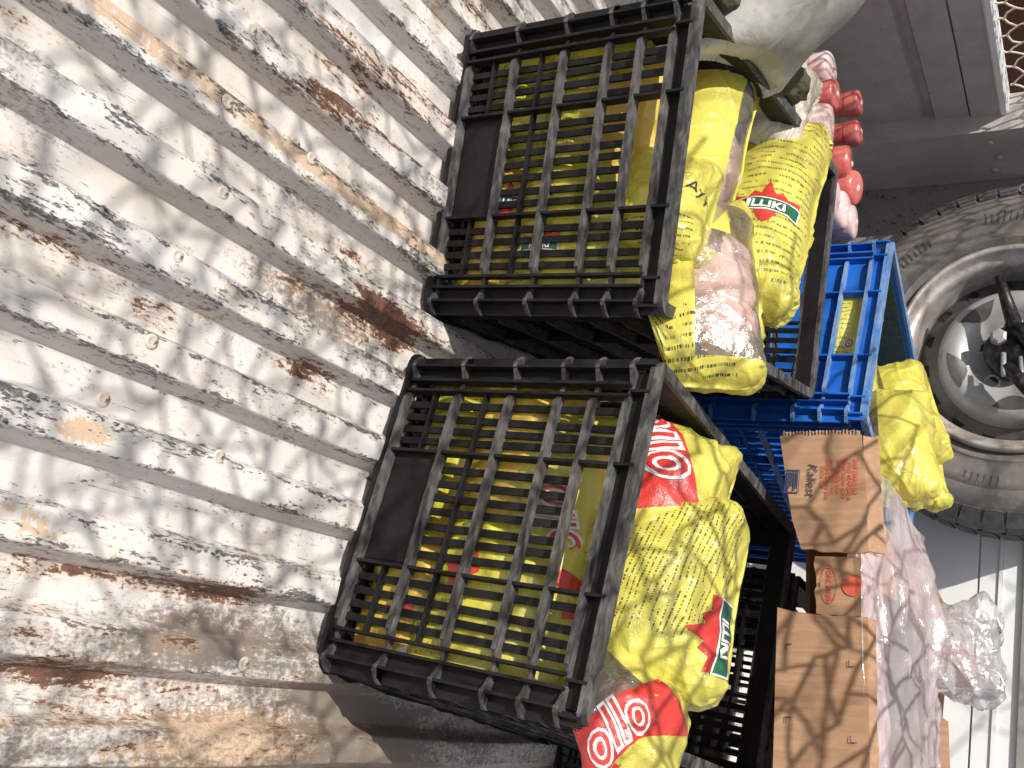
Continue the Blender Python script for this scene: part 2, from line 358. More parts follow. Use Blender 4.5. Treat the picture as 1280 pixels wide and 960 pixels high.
    for px, py in [(315, 37), (435, 40), (285, 127), (222, 320), (339, 372), (274, 571), (150, 500), (279, 241), (390, 198), (375, 178), (305, 865 - 35), (190, 427)]:
        x, y = at(px, py); r = obj('rivet', rv, fl, (x, y, profile(x) * .024 - .0235), (rad(90), 0, 0)); r.scale = (.9, 1, .9)
    return fl
floor = build_floor()

# ------------------------------------------------------------------ side wall, front wall, ground, wall beyond
def walls():
    rw = tag(empty('side_wall', (.78, 0, 0)), 'unseen right side board, added to hold back sky light', kind='structure')  # out of view, added to keep sky light off the crates
    mb = MB(); mb.box(0, .045, -.7, YF, -.02, .38); obj('panel', mb.me('panel', m_sidegrey), rw)
    mb = MB(); mb.box(.004, .045, -.7, YF, .384, .541); obj('panel', mb.me('panel', m_sidegrey), rw)
    zr, zs, zt = .541, .460, .385
    sw = tag(empty('side_wall', (XL, 0, 0)), 'dusty grey inner face of the left side board with a white top rail', kind='structure')
    def panel(nm, z0, z1, x1, mat, y0=-.7, y1=YF, bulge=0):
        mb = MB(); n = 60
        for i in range(n):
            a, b = y0 + (y1 - y0) * i / n, y0 + (y1 - y0) * (i + 1) / n
            da = mnoise.noise(Vector((a * 3, z0 * 9, 1))) * .004; db = mnoise.noise(Vector((b * 3, z0 * 9, 1))) * .004
            mb.add([(x1 + da, a, z0), (x1 + db, b, z0), (x1 + db, b, z1), (x1 + da, a, z1)], [(0, 1, 2, 3)])
        mb.box(-.045, x1 - .012, y0, y1, z0, z1)
        return obj(nm, mb.me(nm, mat, True), sw)
    panel('panel', -.02, zt - .03, .000, m_sidegrey); panel('panel', zt, zs - .002, .006, m_sidegrey); panel('panel', zs + .002, zr - .018, .010, m_sidegrey)
    mb = MB()                                             # pressed channel between the panels
    mb.add([(0, -.7, zt - .03), (0, YF, zt - .03), (-.012, YF, zt - .022), (-.012, -.7, zt - .022), (-.012, YF, zt - .008), (-.012, -.7, zt - .008), (.006, YF, zt), (.006, -.7, zt)],
           [(0, 1, 2, 3), (3, 2, 4, 5), (5, 4, 6, 7)])
    obj('channel', mb.me('channel', m_sidegrey, False), sw)
    mb = MB(); mb.prism([(-.045, zr - .018), (.012, zr - .018), (.016, zr - .014), (.016, zr - .003), (.012, zr), (-.045, zr)], 0, 1)
    rl = mb.me('top_rail', m_rail); o = obj('top_rail', rl, sw)
    # prism runs in z; stand it along y
    for v in rl.vertices: x, z, t = v.co; v.co = (x, -.7 + t * (YF - .24 + .7), z)
    fw = tag(empty('front_wall', (0, YF, 0)), 'white headboard panels behind the spare wheel with a grey-green top', kind='structure')
    def fp(nm, x0, x1, z0, z1, y, mat, n=30):
        mb = MB(); mb.box(x0, x1, y, .04, z0, z1); return obj(nm, mb.me(nm, mat), fw)
    fp('panel', XL, -.80, -.02, .598, -.009, m_wallshade); fp('panel', XL, 1.0, -.02, .300, 0, m_wall2); fp('panel', XL, 1.0, .302, .506, -.003, m_wall2); fp('panel', XL, 1.0, .5105, .548, -.003, m_wall2)  # left panel carries the corner shade in its colour
    fp('ledge', XL, 1.0, .5485, .556, -.008, m_wall2); fp('panel', XL, 1.0, .5565, .598, -.002, m_wall2); fp('top_trim', XL - .05, 1.0, .5985, 1.05, -.014, m_greytop)
    mb = MB(); mb.box(XL - .04, XL + .055, -.24, -.003, -.02, .598)
    cp = obj('corner_post', mb.me('corner_post', m_sidegrey), fw)
    mb = MB(); mb.lathe([(0.0001, -.006), (.006, -.006), (.008, -.003), (.008, 0)], 12); bl = mb.me('bolt', m_sidegrey, True)
    for p in ((XL + .0551, -.19, .50), (XL + .0551, -.12, .515), (XL + .0551, -.06, .50)):
        obj('bolt', bl, cp, p, (0, 0, rad(90)))
    g = MB(); n = 24
    for i in range(n):
        for j in range(n):
            x0, x1 = -200 + 400 * i / n, -200 + 400 * (i + 1) / n; y0, y1 = -200 + 400 * j / n, -200 + 400 * (j + 1) / n
            g.add([(x0, y0, -.95), (x1, y0, -.95), (x1, y1, -.95), (x0, y1, -.95)], [(0, 1, 2, 3)])
    tag(obj('ground', g.me('ground', mat_paint('asphalt', (.06, .058, .055), (.05, .048, .046), (.09, .09, .085), .9, .6))), 'grey asphalt yard around the truck', kind='structure')
    mb = MB(); mb.box(-4.2, -4.0, -6, 12, -.95, 2.6); mb.box(-4.25, -3.95, -6, 12, 2.6, 2.7); mb.box(-4.0, -3.96, -6, 12, -.95, -.6)
    tag(obj('boundary_wall', mb.me('boundary_wall', mat_paint('red_brown_render', (.22, .07, .045), (.15, .05, .035), (.3, .14, .1), .85, .62))), 'red-brown yard wall seen through the netting above the side board', 'wall')
walls()

# ------------------------------------------------------------------ netting
def net(name, fn, U, V, cell, r, mat, mask=None, jit=.16, k=4):
    """hexagonal fishing net over a surface fn(u,v)"""
    mb = MB(); P = {}
    def pt(a, b):
        if (a, b) not in P:
            x = a * cell * .5 + random.uniform(-1, 1) * cell * jit; y = b * cell * .34 + random.uniform(-1, 1) * cell * jit
            P[a, b] = (x, y)
        return P[a, b]
    na, nb = int(U / (cell * .5)), int(V / (cell * .34))
    for b in range(nb):
        for a in range(na):
            if (a + (b // 2)) % 2: continue
            E = []
            if b % 2 == 0: E = [((a, b), (a, b + 1))]
            else: E = [((a, b), (a - 1, b + 1)), ((a, b), (a + 1, b + 1))]
            # nodes: rows 2m (bottom of a short link) and 2m+1 (top of it)
            for p, q in E:
                p, q = pt(*p), pt(*q)
                if mask and not mask((p[0] + q[0]) / 2, (p[1] + q[1]) / 2): continue
                A, B = Vector(fn(*p)), Vector(fn(*q)); mid = (A + B) / 2 + Vector((random.uniform(-1, 1), random.uniform(-1, 1), -1)) * cell * .06
                mb.tube([A, mid, B], r, k, False)
    for (a, b), p in P.items():
        if mask and not mask(*p): continue
        c = Vector(fn(*p)); s = r * 1.9
        mb.add([c + Vector(d) * s for d in ((1, 0, 0), (-1, 0, 0), (0, 1, 0), (0, -1, 0), (0, 0, 1), (0, 0, -1))],
               [(0, 2, 4), (2, 1, 4), (1, 3, 4), (3, 0, 4), (2, 0, 5), (1, 2, 5), (3, 1, 5), (0, 3, 5)])
    return mb.me(name, mat, True)
def netting():
    M = NM('cream_twine'); c = M.co('Object'); m_tw = M.fin(M.mix(M.noise(c, 60, 3), (.70, .66, .50), (.52, .48, .36)), .8, M.bump(M.noise(c, 900, 2), .6, .001))
    def sag(u, v):
        return 1.30 + .10 * mnoise.noise(Vector((u * 1.1, v * 1.1, 0))) + .05 * mnoise.noise(Vector((u * 4, v * 4, 3)))
    def w(u, v, q): return .035 * mnoise.noise(Vector((u * 3.5, v * 3.5, q)))
    t = tag(empty('cargo_net', (0, 0, 0)), 'cream hexagonal fishing net stretched over the truck bed and down to the left rail', 'net')
    obj('roof_net', net('roof_net', lambda u, v: (XL - .9 + u + w(u, v, 9), -2.3 + v + w(u, v, 5), sag(u, v) + .65), 3.2, 4.3, .17, .0027, m_tw, jit=.3), t)
    obj('loose_net', net('loose_net', lambda u, v: (-1.2 + u * .97 + v * .2 + w(u, v, 19) * 2, -.75 + v * .9 - .15 * u + w(u, v, 15) * 2, sag(u + .3, v) - .28), 1.75, 2.15, .12, .0028, m_tw, jit=.28), t)
    obj('folded_net', net('folded_net', lambda u, v: (-.42 + u + w(u, v, 29) * 2, .45 + v + w(u, v, 25) * 2, .93 + .04 * mnoise.noise(Vector((u * 4, v * 4, 33)))), 1.1, .62, .075, .0026, m_tw, jit=.3), t)
    obj('folded_net', net('folded_net', lambda u, v: (-1.22 + u + .2 * v + w(u, v, 39) * 2, -.42 + v + w(u, v, 35) * 2, .96 + .05 * mnoise.noise(Vector((u * 4, v * 4, 43)))), .75, .78, .085, .0027, m_tw, jit=.32), t)
    obj('side_net', net('side_net', lambda u, v: (XL - .03 + .02 * mnoise.noise(Vector((u * 3, v * 3, 7))), -1.4 + u, .54 + v * (1.30 - .54) / .8), 3.6, .8, .062, .0022, m_tw), t)
netting()

# ------------------------------------------------------------------ stacking crates
ROWS = [.080, .155, .220, .264, .306]
def crate_parts(Wd, D, Hh, mb_, mr_, deep=.019, solid=False):
    """mesh data for a short and a long side plus ring pieces; side frame: x along, y outward depth negative in, z up"""
    parts = []                                            # (side, name, mesh, loc)
    def jag(pts): return pts
    def ribmesh(half, z, key):
        s = [-half, -half + .006, -half + .018, -half + .033, -half + .036, -half + .050, -half + .060]
        n = [-.012, -.006, -.001, -.011, -.013, -.010, -.002]
        k = 20 if half < .25 else 30
        for i in range(1, k): 
            x = -half + .060 + (2 * half - .12) * i / k; s.append(x); n.append(-.001 - .0022 * abs(mnoise.noise(Vector((x * 60, z * 90, key)))))
        s += [half - .060, half - .050, half - .036, half - .033, half - .018, half - .006, half]; n += [-.002, -.010, -.013, -.011, -.001, -.006, -.012]
        mb = MB(); mb.prism([(-half, -deep)] + [(a, b + random.uniform(-.0006, .0004)) for a, b in zip(s, n)] + [(half, -deep)], -.0024, .0024)
        return mb.me('rib', mr_)
    for side, W_ in (('S', Wd), ('L', D)):
        h = W_ / 2; cols = [.07, h - .05, h - .036]
        if side == 'L': cols = [.12, h - .05, h - .036]
        c0 = cols[0]
        for z in ROWS + [.0045]: parts.append((side, 'rib', ribmesh(h, z, 1 if side == 'S' else 2), (0, 0, z)))
        vr = MB(); vr.box(-.0017, .0017, -deep, -.0035, .003, .306); vr = vr.me('upright', mb_)
        for c in cols:
            for sg in (-1, 1): parts.append((side, 'upright', vr, (sg * c, 0, 0)))
        cp = MB(); cp.box(-.017, .017, -deep, -deep + .003, .004, .306); cp = cp.me('corner_panel', mb_)
        for sg in (-1, 1): parts.append((side, 'corner_panel', cp, (sg * (h - .018), 0, 0)))
        pn = MB(); pn.box(-c0, c0, -deep, -deep + .003, .004, .080); pn.box(-c0 + .006, c0 - .006, -deep + .003, -deep + .0042, .010, .074); parts.append((side, 'bottom_panel', pn.me('bottom_panel', mb_), (0, 0, 0)))
        if solid:
            z = [.0045] + ROWS
            for i in range(5):
                for (a, b) in ((-c0, c0), (c0 + .004, cols[1] - .004), (-cols[1] + .004, -c0 - .004)):
                    if i == 0 and a == -c0: continue
                    if i == 4 and a == -c0: continue
                    if i in (1, 2) and side == 'L': continue
                    q = MB(); q.box(a, b, -deep, -deep + .003, z[i], z[i + 1]); parts.append((side, 'panel', q.me('panel', mb_), (0, 0, 0)))
        sm1 = MB(); sm1.box(-.0042, .0042, -deep - .001, -deep + .0035, .080, .264); sm1 = sm1.me('slat', mb_)
        sm2 = MB(); sm2.box(-.0042, .0042, -deep - .001, -deep + .0035, .004, .306); sm2 = sm2.me('slat', mb_)
        if not solid or side == 'L':
            n = int(round(2 * c0 / .0175)); 
            for i in range(1, n): parts.append((side, 'slat', sm1, (-c0 + i * 2 * c0 / n, 0, 0)))
            a, b = c0, cols[1]; n = max(2, int(round((b - a) / .0175)))
            for i in range(1, n):
                for sg in (-1, 1): parts.append((side, 'slat', sm2, (sg * (a + (b - a) * i / n), 0, 0)))
            cb = MB(); cb.box(-cols[1], cols[1], -deep - .0005, -deep + .008, -.002, .002); cb = cb.me('cross_bar', mb_); parts.append((side, 'cross_bar', cb, (0, 0, .1175)))
            cb2 = MB(); cb2.box(0, cols[1] - c0, -deep - .0005, -deep + .008, -.002, .002); cb2 = cb2.me('cross_bar', mb_)
            parts += [(side, 'cross_bar', cb2, (c0, 0, .0425)), (side, 'cross_bar', cb2, (-cols[1], 0, .0425))]
        band = MB(); band.box(-h + .019, h - .019, -deep, -deep + .003, .306, .334); parts.append((side, 'rim_band', band.me('rim_band', mb_), (0, 0, 0)))
        wb = MB(); wb.prism([(-.0016, -deep + .003), (-.0016, -.003), (.0016, -.003), (.0016, -deep + .003)], .3085, .3315); wb = wb.me('web', mb_)
        for c in [h - .045, .07, h - .012] + ([.16] if side == 'L' else []):
            for sg in (-1, 1): parts.append((side, 'web', wb, (sg * c, 0, 0)))
    return parts
def round_rect(w, d, r, off, n=5):
    pts = []
    for cx, cy, a0 in ((w - r, d - r, 0), (-w + r, d - r, 90), (-w + r, -d + r, 180), (w - r, -d + r, 270)):
        for i in range(n + 1):
            a = rad(a0 + 90 * i / n); pts.append((cx + (r + off) * math.cos(a), cy + (r + off) * math.sin(a)))
    return pts
def ring(mb, w, d, r, o0, o1, z0, z1, jitter=0):
    def mid(P):
        out = []
        for i in range(len(P)):
            a, b = P[i], P[(i + 1) % len(P)]; L = math.dist(a, b); n = max(1, int(L / .02))
            for k in range(n): out.append((a[0] + (b[0] - a[0]) * k / n, a[1] + (b[1] - a[1]) * k / n))
        return out
    A, B = round_rect(w, d, r, o0), round_rect(w, d, r, o1); A2, B2 = [], []
    for i in range(len(A)):
        j = (i + 1) % len(A); n = max(1, int(math.dist(A[i], A[j]) / .02))
        for k in range(n):
            t = k / n; A2.append((A[i][0] * (1 - t) + A[j][0] * t, A[i][1] * (1 - t) + A[j][1] * t)); jj = random.uniform(-jitter, jitter)
            B2.append((B[i][0] * (1 - t) + B[j][0] * t + jj, B[i][1] * (1 - t) + B[j][1] * t + jj))
    n = len(A2); V = [(*p, z0) for p in A2] + [(*p, z0) for p in B2] + [(*p, z1) for p in A2] + [(*p, z1 + random.uniform(-1, 1) * jitter * .5) for p in B2]
    Fq = []
    for i in range(n):
        j = (i + 1) % n; Fq += [(i, j, n + j, n + i), (2 * n + i, 3 * n + i, 3 * n + j, 2 * n + j), (n + i, n + j, 3 * n + j, 3 * n + i), (i, 2 * n + i, 2 * n + j, j)]
    mb.add(V, Fq)
def make_crate(loc, rot, label, parts, Wd, D, mb_, mr_, group=None, bulge=None):
    t = tag(empty('stacking_crate', loc, rot), label, 'crate', group)
    sides = {'S': [((0, 0, 0), 0), ((0, D, 0), math.pi)], 'L': [((Wd / 2, D / 2, 0), math.pi / 2), ((-Wd / 2, D / 2, 0), -math.pi / 2)]}
    # side frame y is outward: front side outward = -y, so turn it by pi; the mesh has depth in -y
    for side, nm, me_, lc in parts:
        for (o, a) in sides[side]:
            a2 = a + math.pi if side == 'S' else a - math.pi
            ca, sa = math.cos(a2), math.sin(a2)
            jt = random.gauss(0, .012) if nm == 'slat' else 0
            po = obj(nm, me_, t, (o[0] + lc[0] * ca - lc[1] * sa, o[1] + lc[0] * sa + lc[1] * ca, lc[2]), (0, jt * .6, a2))
    c = (0, D / 2, 0)
    rm = MB(); ring(rm, Wd / 2, D / 2, .022, -.0195, -.0045, .3325, .338, .0008); ring(rm, Wd / 2, D / 2, .022, -.0068, -.0046, .327, .3324, .0004)
    obj('rim', rm.me('rim', mr_), t, c)
    bs = MB(); ring(bs, Wd / 2, D / 2, .02, -.02, .0015, -.004, .0015, .0022)
    n = 26
    for i in range(n):
        y = -D / 2 + .02 + (D - .04) * (i + .5) / n; bs.box(-Wd / 2 + .018, Wd / 2 - .018, y - .004, y + .004, .004, .009)
    for i in range(9):
        x = -Wd / 2 + .02 + (Wd - .04) * (i + .5) / 9; bs.box(x - .003, x + .003, -D / 2 + .018, D / 2 - .018, .0005, .0092)
    obj('base_grid', bs.me('base_grid', mb_), t, c)
    return t
BD = .60; parts_black = crate_parts(.40, BD, .338, m_black, m_blackrib)
poseA = ((-.594, .903, -.004), (rad(2.0), rad(2.4), rad(8.2)))
poseB = ((-.135, .887, .002), (rad(.3), rad(.2), rad(-7.1)))
crA = make_crate(*poseA, 'black plastic crate beside the dirty white sack, topped by a long smooth yellow bag', parts_black, .40, BD, m_black, m_blackrib, 'black crates in the truck bed')
crB = make_crate(*poseB, 'black plastic crate beside the open carton, topped by a bulging yellow bag of small print', parts_black, .40, BD, m_black, m_blackrib, 'black crates in the truck bed')
CD = .56; parts_blue = crate_parts(.40, CD, .338, m_blue, m_bluerib, solid=True)
poseC = ((-.631, 1.575, .085), (rad(-.9), rad(-.9), rad(-17.9)))
crC = make_crate(*poseC, 'blue plastic crate standing behind the two black crates and below the spare wheel', parts_blue, .40, CD, m_blue, m_bluerib)
def crate_mat(pose): return Matrix.Translation(pose[0]) @ Euler(pose[1]).to_matrix().to_4x4()
MA, MBm, MC = crate_mat(poseA), crate_mat(poseB), crate_mat(poseC)

# ------------------------------------------------------------------ film bags: small cloth solve
def bag_sim(L, Wd, nu, nv, blobs, p=.0004, iters=150, seed=0, comp=.75, fin=1, taper=0.0, smooth=.02, slack=.09, se=4.4):
    r = np.random.RandomState(seed)
    u = np.linspace(-L / 2, L / 2, nu); v = np.linspace(-Wd / 2, Wd / 2, nv)
    X = np.zeros((2, nu, nv, 3)); X[..., 0] = u[None, :, None]; X[..., 1] = v[None, None, :]
    if taper: X[..., 1] *= (1 - taper * (np.abs(u) / (L / 2)) ** 2)[None, :, None]
    X[0, ..., 2] = .004; X[1, ..., 2] = -.004
    ph = r.uniform(0, 6, 8)
    for k in range(6):
        X[..., 2] += .0020 * np.sin(X[..., 0] * r.uniform(30, 110) + X[..., 1] * r.uniform(-110, 110) + ph[k])
    rest_u = np.linalg.norm(X[:, 1:] - X[:, :-1], axis=-1); rest_v = np.linalg.norm(X[:, :, 1:] - X[:, :, :-1], axis=-1)
    rest_d1 = np.linalg.norm(X[:, 1:, 1:] - X[:, :-1, :-1], axis=-1); rest_d2 = np.linalg.norm(X[:, 1:, :-1] - X[:, :-1, 1:], axis=-1)
    def con(A, B, rest):
        d = B - A; l = np.linalg.norm(d, axis=-1) + 1e-9; k = (l - rest) / l; k = np.where(k > 0, k, k * comp) * .5
        c = d * k[..., None]; A += c; B -= c
    ea, eb = L / 2 * (1 - slack), Wd / 2 * (1 - slack)
    V = np.zeros_like(X)
    for it in range(iters):
        nrm = np.zeros_like(X); du = np.zeros_like(X); dv = np.zeros_like(X)
        du[:, 1:-1] = X[:, 2:] - X[:, :-2]; dv[:, :, 1:-1] = X[:, :, 2:] - X[:, :, :-2]
        nrm = np.cross(du, dv); nrm /= (np.linalg.norm(nrm, axis=-1, keepdims=True) + 1e-9); nrm[1] *= -1
        Xp = X.copy(); grow = min(1.0, .25 + it / (iters * .6))
        X = X + V * .9 + nrm * p * (1 if it < iters * .7 else .6)
        for _ in range(3):
            for s in (0, 1):
                con(X[:, s:-1:2], X[:, s + 1::2], rest_u[:, s::2]); con(X[:, :, s:-1:2], X[:, :, s + 1::2], rest_v[:, :, s::2])
                con(X[:, s:-1:2, s:-1:2][:, :, :X[:, s + 1::2, s + 1::2].shape[2]], X[:, s + 1::2, s + 1::2], rest_d1[:, s::2, s::2])
                con(X[:, s:-1:2, s + 1::2], X[:, s + 1::2, s:-1:2][:, :, :X[:, s:-1:2, s + 1::2].shape[2]], rest_d2[:, s::2, s::2])
            if slack:
                q = (np.abs(X[..., 0] / ea) ** se + np.abs(X[..., 1] / eb) ** se) ** (1 / se); k_ = np.where(q > 1, 1 / np.maximum(q, 1e-6), 1.0)[..., None]
                X[..., :2] *= 1 + (k_ - 1) * min(1.0, it / (iters * .5))
            for (cx, cy, cz, rx, ry, rz) in blobs:
                q = (X - [cx, cy, cz]) / (np.array([rx, ry, rz]) * grow); l = np.linalg.norm(q, axis=-1, keepdims=True)
                q[0, ..., 2] = np.where(l[0, ..., 0] < 1, np.maximum(q[0, ..., 2], .12), q[0, ..., 2]); q[1, ..., 2] = np.where(l[1, ..., 0] < 1, np.minimum(q[1, ..., 2], -.12), q[1, ..., 2]); l0 = l; l = np.linalg.norm(q, axis=-1, keepdims=True)
                X = np.where(l0 < 1, np.array([cx, cy, cz]) + q / np.maximum(l, .05) * np.array([rx, ry, rz]) * grow, X)
            for f_ in range(fin + 1):
                for sl_ in (np.s_[:, f_], np.s_[:, -1 - f_], np.s_[:, :, f_], np.s_[:, :, -1 - f_]):
                    a = X[sl_].mean(0); X[sl_] = a[None]
        V = (X - Xp); 
        if smooth and it % 5 == 0:
            V *= .7
    X[0, 1:-1, 1:-1, 2] += .0004; X[1, 1:-1, 1:-1, 2] -= .0004
    if smooth:
        for _ in range(2):
            Y_ = X.copy(); Y_[:, 1:-1, 1:-1] = X[:, 1:-1, 1:-1] * .6 + .1 * (X[:, 2:, 1:-1] + X[:, :-2, 1:-1] + X[:, 1:-1, 2:] + X[:, 1:-1, :-2]); X = Y_
    return X
def upsample(X):
    def up(A, ax_):
        A = np.moveaxis(A, ax_, 0); n = A.shape[0]; P = np.concatenate([2 * A[:1] - A[1:2], A, 2 * A[-1:] - A[-2:-1]])
        B = np.empty((2 * n - 1,) + A.shape[1:]); B[::2] = A; B[1::2] = (9 * (P[1:-2] + P[2:-1]) - P[:-3] - P[3:]) / 16; return np.moveaxis(B, 0, ax_)
    return up(up(X, 1), 2)
def folds(px, py, L, Wd, n, amp, r, ends=.45, wmul=1.0, along=0.0):
    """sum of sharp-crested local creases over a film of size L x Wd"""
    h = np.zeros_like(px)
    for k in range(n):
        if r.rand() < ends:                                # creases fanning in from the sealed ends
            sg = r.choice((-1, 1)); cx = sg * L * r.uniform(.30, .48); cy = r.uniform(-.45, .45) * Wd; th = r.normal(0, .45) + math.atan2(cy, cx * 1.0) * .5 * (1 if sg > 0 else 0); ln_ = r.uniform(.02, .065) * L / .25
        else:
            cx, cy = r.uniform(-.42, .42) * L, r.uniform(-.42, .42) * Wd; th = r.uniform(0, math.pi) if along == 0 else r.normal(0, along); ln_ = r.uniform(.015, .06) * L / .25
        w = r.uniform(.0016, .0065) * wmul; a = r.uniform(.3, 1.0) * amp * (w / .004) ** .6
        dx, dy = px - cx, py - cy; u = dx * math.cos(th) + dy * math.sin(th); v = -dx * math.sin(th) + dy * math.cos(th) + (u ** 2) * r.normal(0, 4)
        h += a * np.exp(-np.sqrt((v / w) ** 2 + .015)) * np.exp(-(u / ln_) ** 2)
    for k in range(int(n * .12)):                         # broad shallow dents between the creases
        cx, cy = r.uniform(-.4, .4) * L, r.uniform(-.4, .4) * Wd; th = r.uniform(0, math.pi); dx, dy = px - cx, py - cy; q = r.uniform(.012, .03) * L / .25
        h -= amp * .5 * np.exp(-((dx * math.cos(th) + dy * math.sin(th)) / q) ** 2 - ((-dx * math.sin(th) + dy * math.cos(th)) / (q * .5)) ** 2)
    return np.maximum(h, -.0045)
def crease(X, L, Wd, n, amp, seed, **k):
    r = np.random.RandomState(seed); nu, nv = X.shape[1:3]
    px, py = np.meshgrid(np.linspace(-L / 2, L / 2, nu), np.linspace(-Wd / 2, Wd / 2, nv), indexing='ij')
    for s_ in (0, 1):
        N = np.zeros_like(X[s_]); N[1:-1, 1:-1] = np.cross(X[s_, 2:, 1:-1] - X[s_, :-2, 1:-1], X[s_, 1:-1, 2:] - X[s_, 1:-1, :-2]); N /= np.linalg.norm(N, axis=-1, keepdims=True) + 1e-9
        if s_: N = -N
        X[s_] += N * folds(px, py, L, Wd, n, amp, r, **k)[..., None]
    return X
def sheet_faces(nu, nv, off, flip):
    i = np.arange(nu - 1)[:, None] * nv + np.arange(nv - 1)[None] + off
    q = np.stack([i, i + nv, i + nv + 1, i + 1], -1).reshape(-1, 4)
    return (q[:, ::-1] if flip else q)
def squeeze(X, pose, clampM, cl):
    Mn = np.array(pose); C = np.array(clampM.inverted()); Ci = np.array(clampM)
    P = X @ Mn[:3, :3].T + Mn[:3, 3]; Q = P @ C[:3, :3].T + C[:3, 3]; below = np.clip((cl[4] + .03 - Q[..., 2]) / .03, 0, 1)
    qx = np.clip(Q[..., 0], -cl[0], cl[0]); qy = np.clip(Q[..., 1], cl[1], cl[2])
    Q[..., 0] += (qx - Q[..., 0]) * below; Q[..., 1] += (qy - Q[..., 1]) * below; Q[..., 2] = np.maximum(Q[..., 2], cl[3])
    P = Q @ Ci[:3, :3].T + Ci[:3, 3]; I = np.array(pose.inverted()); return P @ I[:3, :3].T + I[:3, 3]
class Bag:
    def __init__(s, name, L, Wd, pose, mats, blobs=(), seed=0, nu=54, nv=38, p=.0005, zones=(), bend=None, iters=150, clampM=None, cl=(.181, .022, .578, .012, .306), sub=2, fn=None, comp=.75, taper=0.0, fin=1, X=None, slack=.09, se=4.4, fold=(110, .0030), fk={}):
        X = bag_sim(L, Wd, nu, nv, blobs, p, iters, seed, comp, fin, taper, .02, slack, se) if X is None else X.copy()
        if bend: X = bend(X)
        for _ in range(sub): X = upsample(X)
        nu, nv = X.shape[1:3]
        if fold: X = crease(X, L, Wd, fold[0], fold[1], seed + 900, **fk)
        s.L, s.W, s.nu, s.nv = L, Wd, nu, nv
        s.M = pose; Mn = np.array(pose)
        s.clampM = clampM
        if clampM is not None: X = squeeze(X, pose, clampM, cl)
        if fn is not None: X = fn(X)
        s.X = X
        V = X.reshape(-1, 3); Fq = np.concatenate([sheet_faces(nu, nv, 0, False), sheet_faces(nu, nv, nu * nv, True)])
        me = mesh(name, V, Fq.tolist(), mats, True)
        uu = np.linspace(0, 1, nu); vv = np.linspace(0, 1, nv); UV = np.zeros((2, nu, nv, 2)); UV[..., 0] = uu[None, :, None]; UV[..., 1] = vv[None, None]; UV[1, ..., 0] += 3
        uvl = me.uv_layers.new(name='UVMap'); li = np.zeros(len(me.loops), int); me.loops.foreach_get('vertex_index', li)
        uvl.data.foreach_set('uv', UV.reshape(-1, 2)[li].astype(np.float32).ravel())
        if zones:
            nf = (nu - 1) * (nv - 1); mi = np.zeros(2 * nf, int); cu = (uu[:-1] + uu[1:]) / 2; cv = (vv[:-1] + vv[1:]) / 2
            for (side, u0, v0, u1, v1, k) in zones:
                mk = ((cu[:, None] > u0) & (cu[:, None] < u1) & (cv[None] > v0) & (cv[None] < v1)).ravel(); mi[side * nf:(side + 1) * nf][mk] = k
            me.polygons.foreach_set('material_index', mi)
        bm = bmesh.new(); bm.from_mesh(me); bmesh.ops.remove_doubles(bm, verts=bm.verts, dist=1e-6); bm.to_mesh(me); bm.free()
        s.o = obj(name, me); s.o.matrix_world = pose
        s.me = me
        N = np.cross(X[:, 2:, 1:-1] - X[:, :-2, 1:-1], X[:, 1:-1, 2:] - X[:, 1:-1, :-2]); N /= np.linalg.norm(N, axis=-1, keepdims=True) + 1e-9
        s.N = np.zeros_like(X); s.N[:, 1:-1, 1:-1] = N; s.N[1] *= -1
    def surf(s, a, b, side=0, off=.0012):
        fu = min(max((a + s.L / 2) / s.L, .03), .97) * (s.nu - 1); fv = min(max((b + s.W / 2) / s.W, .03), .97) * (s.nv - 1)
        i, j = min(int(fu), s.nu - 2), min(int(fv), s.nv - 2); x, y = fu - i, fv - j; X, N = s.X[side], s.N[side]
        f = lambda A: A[i, j] * (1 - x) * (1 - y) + A[i + 1, j] * x * (1 - y) + A[i, j + 1] * (1 - x) * y + A[i + 1, j + 1] * x * y
        return f(X) + f(N) * off
    def decal(s, name, geo, c, ang, size, mat, off=.0012, side=0, ml=.006, mirror=False):
        v, f = geo; v = [(x * size * (-1 if mirror else 1), y * size) for x, y in v]; v, f = dense(v, f, ml)
        ca, sa = math.cos(rad(ang)), math.sin(rad(ang)); P = [s.surf(c[0] + x * ca - y * sa, c[1] + x * sa + y * ca, side, off) for x, y in v]
        return obj(name, mesh(name, P, f, mat, True), s.o)
def frame(p0, p1, roll=0.0, toward=None):
    """bag frame whose long axis runs p0->p1 and whose printed side faces the camera, tipped by roll about the long axis"""
    p0, p1 = Vector(p0), Vector(p1); c = (p0 + p1) / 2; s = (p1 - p0).normalized(); n = (Vector(toward) if toward is not None else (Vector((0, 0, H)) - c))
    n = (n - s * n.dot(s)).normalized(); n = Matrix.Rotation(roll, 3, s) @ n; t = n.cross(s)
    Mx = Matrix.Identity(4)
    for i in range(3): Mx[i][0] = s[i]; Mx[i][1] = t[i]; Mx[i][2] = n[i]; Mx[i][3] = c[i]
    return Mx, (p1 - p0).length
